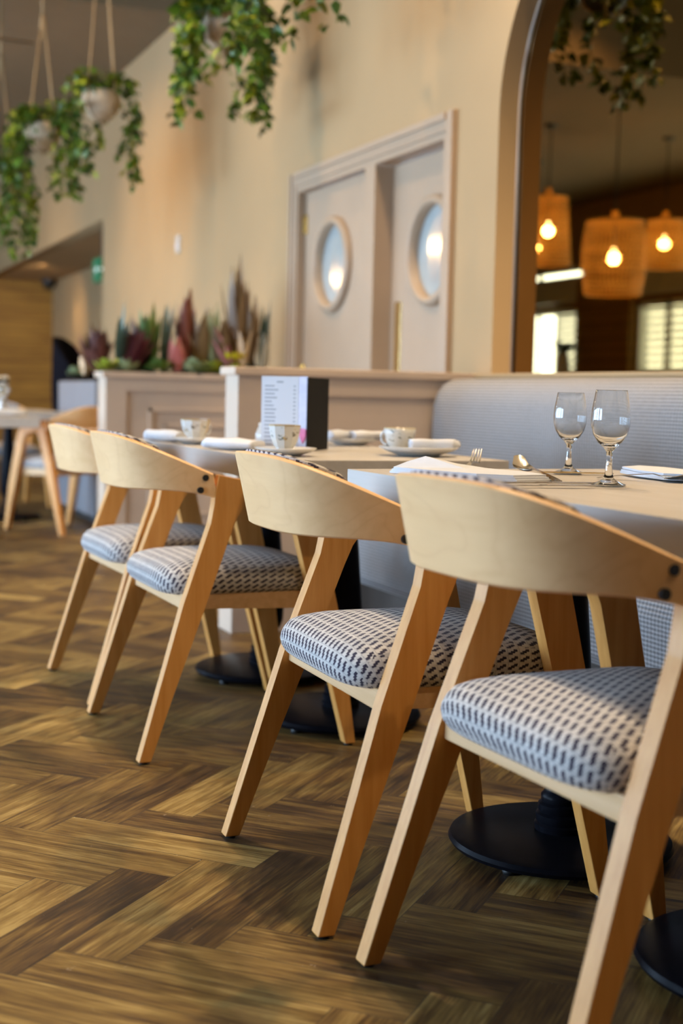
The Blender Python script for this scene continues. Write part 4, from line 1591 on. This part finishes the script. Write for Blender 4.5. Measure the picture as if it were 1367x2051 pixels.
# big lifted napkin: local frame x to the bench, y along the row (away)
sheet_napkin('white napkin with a raised pointed fold, behind the second chair', [(-0.045, 0.150, 0.000), (-0.02, 0.135, 0.011), (0.005, 0.105, 0.023), (0.045, 0.050, 0.010), (0.060, -0.02, 0.004), (0.055, -0.13, 0.003), (0.040, -0.195, 0.001), (-0.03, -0.17, 0.0), (-0.060, -0.10, 0.0), (-0.060, 0.03, 0.0)],
             1.230, 2.40, 0.36, 0.006, 'napkins on the nearer table')
sheet_napkin('flat folded napkin at the right of the nearer wine glass', [(-0.045, 0.10, 0.006), (0.0, 0.11, 0.008), (0.05, 0.09, 0.006), (0.065, -0.02, 0.005), (0.055, -0.13, 0.003), (-0.01, -0.14, 0.003), (-0.045, -0.10, 0.003), (-0.055, 0.0, 0.004)],
             1.655, 2.335, -0.15, 0.008, 'napkins on the nearer table')


def cutlery(kind, label, p0, p1, zl=0.0, mat=None, group='cutlery on the nearer table', tip=0.0, z0=0.0, roll=0.0):
    """handle end p0 -> working end p1, on the table top"""
    mat = mat or M_steel
    p0, p1 = Vector((*p0, 0)), Vector((*p1, 0))
    L = (p1 - p0).length
    ang = math.atan2((p1 - p0).y, (p1 - p0).x)
    t = empty('table_' + kind, (p0.x, p0.y, TZ + 0.0025 + z0), ang, label, kind, group)
    bm = bmesh.new()

    def strip(prof, th=0.0016, cup=0.0):
        rows = []
        for (s, w, z) in prof:
            row = []
            for q in (-1, -0.5, 0, 0.5, 1):
                row.append((s * L, w * q, z - cup * w * 10 * (1 - q * q) * (1 if s > 0.68 else 0)))
            rows.append(row)
        for up in (0, 1):
            vr = [[bm.verts.new((p[0], p[1], p[2] + up * th)) for p in row] for row in rows]
            for a, b_ in zip(vr[:-1], vr[1:]):
                for k in range(4):
                    bm.faces.new((a[k], a[k + 1], b_[k + 1], b_[k]))
            if up == 0:
                base = vr
        for k in range(len(rows) - 1):
            for e in (0, 4):
                bm.faces.new((base[k][e], base[k + 1][e], vr[k + 1][e], vr[k][e]))
        bm.faces.new(base[0] + vr[0][::-1])
        bm.faces.new(base[-1] + vr[-1][::-1])
    if kind == 'spoon':
        strip([(0, 0.006, 0), (0.02, 0.0095, 0.0005), (0.12, 0.009, 0.003), (0.35, 0.0045, 0.008), (0.58, 0.0035, 0.011), (0.66, 0.004, 0.007), (0.70, 0.011, 0.006), (0.76, 0.018, 0.0065), (0.84, 0.0205, 0.008), (0.92, 0.0175, 0.012), (0.97, 0.011, 0.0155 + tip), (1.0, 0.002, 0.0175 + tip)], 0.0014, 0.028)
    elif kind == 'fork':
        strip([(0, 0.006, 0), (0.02, 0.0095, 0.0005), (0.12, 0.009, 0.003), (0.35, 0.0045, 0.008), (0.62, 0.0035, 0.011), (0.68, 0.009, 0.008), (0.74, 0.0125, 0.006), (0.78, 0.0125, 0.007)], 0.0016)
        for q in (-1.5, -0.5, 0.5, 1.5):
            add_tube(bm, [(0.77 * L, q * 0.0066, 0.0075), (0.88 * L, q * 0.0066, 0.010 + tip * 0.5), (1.0 * L, q * 0.0060, 0.017 + tip)], [0.0019, 0.0017, 0.0008], 6)
    else:
        strip([(0, 0.007, 0), (0.015, 0.0085, 0.0004), (0.25, 0.0085, 0.001), (0.42, 0.0065, 0.001), (0.46, 0.0065, 0.001), (0.48, 0.0085, 0.0016), (0.75, 0.0095, 0.0016), (0.93, 0.0075, 0.0016), (1.0, 0.001, 0.0016)], 0.0022)
    o = obj('cutlery_body', bm, mat, t, True, 0.7)
    o.rotation_euler = (roll, -tip, 0)
    return t


K = 1.107
cutlery('fork', 'steel fork whose tines rise beyond the raised napkin', (1.330, 2.575), (1.450, 2.745), tip=0.018)
cutlery('spoon', 'steel spoon leaning on the raised napkin, left of the glasses', (1.335, 2.205), (1.440, 2.545), tip=0.012)
cutlery('knife', 'longer steel knife lying behind, left of the nearer glass', (1.165, 2.180), (1.377, 2.140))
cutlery('knife', 'steel knife lying closest to the chair back', (1.140, 2.110), (1.335, 2.075))
cutlery('spoon', 'steel spoon with its bowl toward the right, before the flat napkin', (1.500, 2.330), (1.625, 2.185), tip=0.012)
cutlery('knife', 'brass-handled knife between the wine glasses and the flat napkin', (1.610, 2.445), (1.46, 2.475), mat=M_brass)
cutlery('fork', 'fork at the right picture edge beside the flat napkin', (1.655, 2.02), (1.690, 2.19), tip=0.012)
# white standing card right at the picture edge
t = empty('menu_card', (1.322, 1.803, TZ), -0.75, 'white standing card cut by the right picture edge', 'card')
obj('front_leaf', box(0.0, 0.09, -0.001, 0.001, 0, 0.060), M_paper, t)
o = obj('back_leaf', box(0.0, 0.09, -0.001, 0.001, 0, 0.060), M_paper, t)
o.rotation_euler = (0, 0, 0.6)

# far left table setting
napkin_roll('white napkin at the near end of the far left table', 1.14, 7.62, TZ, 0.2, 0.20, 0.024, 'napkins on the far left table', 8)
napkin_roll('white napkin farther along the far left table', 1.18, 8.25, TZ, -0.4, 0.20, 0.024, 'napkins on the far left table', 9)
t = empty('wine_glass', (1.165, 7.95, TZ), 0, 'blurred stemmed glass on the far left table', 'glass')
obj('goblet', lathe([(0, 0.0015), (0.034, 0.003), (0.018, 0.0075), (0.005, 0.022), (0.0045, 0.078), (0.023, 0.095), (0.0375, 0.128), (0.0375, 0.15), (0.0305, 0.203), (0.0294, 0.203), (0.036, 0.15), (0.036, 0.128), (0.022, 0.098), (0, 0.0875)], n=32), M_glass, t, True)
t = empty('flower_vase', (1.185, 8.12, TZ), 0, 'small white flowers in a vase at the left picture edge', 'vase')
obj('vase', lathe([(0, 0), (0.028, 0), (0.034, 0.04), (0.018, 0.08), (0.022, 0.10), (0.019, 0.10), (0.015, 0.08), (0, 0.07)], n=24), M_chin, t, True)
bm = bmesh.new()
for k in range(30):
    a = rnd.random() * 2 * PI
    e = rnd.random()
    add_leaf(bm, (0.03 * math.cos(a) * e, 0.03 * math.sin(a) * e, 0.12 + 0.09 * rnd.random()), (math.cos(a), math.sin(a), 0.5), 0.035, rnd.random())
obj('blossom', bm, L_white, t)
bm = bmesh.new()
for k in range(6):
    a = k
    add_tube(bm, [(0, 0, 0.05), (0.02 * math.cos(a), 0.02 * math.sin(a), 0.15)], 0.0015, 5)
obj('stem', bm, M_stem, t)

# ------------------------------------------------------------------ far end things
t = empty('tub_chair', (2.27, 10.90, 0), 2.6, 'black high round-backed tub chair behind the trough', 'chair')
bm = bmesh.new()
n = 30
rows = []
for i in range(n + 1):
    a = -2.0 + 4.0 * i / n
    u = abs(a) / 2.0
    top = 1.30 - 0.55 * u ** 2.2
    rows.append([(0.34 * math.cos(a), 0.34 * math.sin(a), 0.30), (0.37 * math.cos(a), 0.37 * math.sin(a), top * 0.7), (0.36 * math.cos(a), 0.36 * math.sin(a), top),
                 (0.31 * math.cos(a), 0.31 * math.sin(a), top), (0.30 * math.cos(a), 0.30 * math.sin(a), top * 0.7), (0.28 * math.cos(a), 0.28 * math.sin(a), 0.30)])
vr = [[bm.verts.new(p) for p in row] for row in rows]
for a, b_ in zip(vr[:-1], vr[1:]):
    for k in range(6):
        bm.faces.new((a[k], a[(k + 1) % 6], b_[(k + 1) % 6], b_[k]))
bm.faces.new(vr[0])
bm.faces.new(vr[-1])
M_blackfab = plain('black_velvet', (0.006, 0.006, 0.009), 0.9, spec=0.02)
obj('backrest', bm, M_blackfab, t, True, 0.8)
obj('seat', lathe([(0, 0.28), (0.26, 0.28), (0.275, 0.33), (0.275, 0.42), (0.25, 0.45), (0, 0.46)], n=36), M_blackfab, t, True, 0.8)
for k in range(4):
    a = PI / 4 + k * PI / 2
    bm = bmesh.new()
    add_tube(bm, [(0.25 * math.cos(a), 0.25 * math.sin(a), 0), (0.20 * math.cos(a), 0.20 * math.sin(a), 0.29)], [0.012, 0.02], 10)
    obj('leg', bm, M_cap, t, True)

t.scale = (0.80, 0.80, 1.0)
t = empty('exit_sign', (2.70, 12.45, 2.36), 0, 'green exit sign hanging at the alcove opening', 'sign')
bm = bmesh.new()
add_tube(bm, [(-0.0, -0.0, 0.0), (0, 0, -0.30)], 0.006, 6)
obj('hanger', bm, M_cap, t)
obj('sign_box', box(-0.055, 0.055, -0.13, 0.13, -0.50, -0.29, 0.004), M_exit, t)
bm = bmesh.new()
for xs in (-0.0565, 0.0565):
    add_prism(bm, [(-0.085, -0.41), (-0.02, -0.41), (-0.02, -0.435), (0.03, -0.395), (-0.02, -0.355), (-0.02, -0.38), (-0.085, -0.38)], 'x', xs - 0.001, xs + 0.001)
add_prism(bm, [(-0.045, -0.41), (0.0, -0.41), (0.0, -0.43), (0.035, -0.395), (0.0, -0.36), (0.0, -0.38), (-0.045, -0.38)], 'y', -0.1315, -0.1295)
obj('arrow', bm, M_exitw, t)

t = empty('security_camera', (3.38, 18.9, 2.36), 0, 'black dome camera in the corner above the timber wall', 'camera')
obj('housing', lathe([(0, -0.13), (0.05, -0.115), (0.085, -0.07), (0.095, -0.03), (0.095, 0), (0, 0)], n=24), M_cap, t, True, 0.6)

t = empty('wall_switch', (XW, 9.48, 1.92), 0, 'small white sensor on the plain wall above the plants', 'sensor')
obj('cover_plate', box(-0.014, 0, -0.04, 0.04, -0.06, 0.06, 0.004), M_chin, t)
obj('lens', box(-0.020, -0.013, -0.02, 0.02, -0.03, 0.01, 0.003), M_paper, t)

# ceiling fan whose blade tip enters at top left
t = empty('ceiling_fan', (0.86, 9.18, 3.12), 0.06, 'brown ceiling fan blade entering at the upper left edge', 'fan')
obj('motor', lathe([(0, -0.06), (0.09, -0.05), (0.10, 0.03), (0.05, 0.07), (0.02, 0.08), (0, 0.08)], n=28), M_cap, t, True, 0.6)
bm = bmesh.new()
add_tube(bm, [(0, 0, 0.07), (0, 0, CEIL - 3.12)], 0.014, 10)
obj('down_rod', bm, M_cap, t, True)
M_blade = wood('walnut_blade', (0.10, 0.06, 0.03), (0.20, 0.13, 0.07), 0)
for k in range(3):
    bm = bmesh.new()
    add_box(bm, 0.09, 0.68, -0.055, 0.055, -0.012, 0.0, 0.004)
    bl = obj('blade', bm, M_blade, t)
    bl.rotation_euler = (0.12, 0, k * 2 * PI / 3)

# vase with a dark plant on the far window ledge, seen in the mirror
t = empty('potted_plant', (-4.24, 15.9, 0), 0, 'dark leafy plant in a white vase by the far windows, in the mirror', 'plant')
obj('plant_stand', box(-0.13, 0.13, -0.13, 0.13, 0, 1.20, 0.01), M_white, t)
obj('vase', lathe([(0, 1.2), (0.07, 1.2), (0.10, 1.32), (0.08, 1.45), (0.06, 1.52), (0.05, 1.52), (0, 1.45)], n=28), M_chin, t, True)
bm = bmesh.new()
rr = random.Random(3)
for k in range(34):
    a = rr.random() * 2 * PI
    add_blade(bm, (0, 0, 1.48), (math.cos(a) * 0.6, math.sin(a) * 0.6, rr.uniform(0.3, 1.3)), rr.uniform(0.22, 0.45), 0.07, 0.4, 0.2)
obj('foliage', bm, L_dark, t, True)
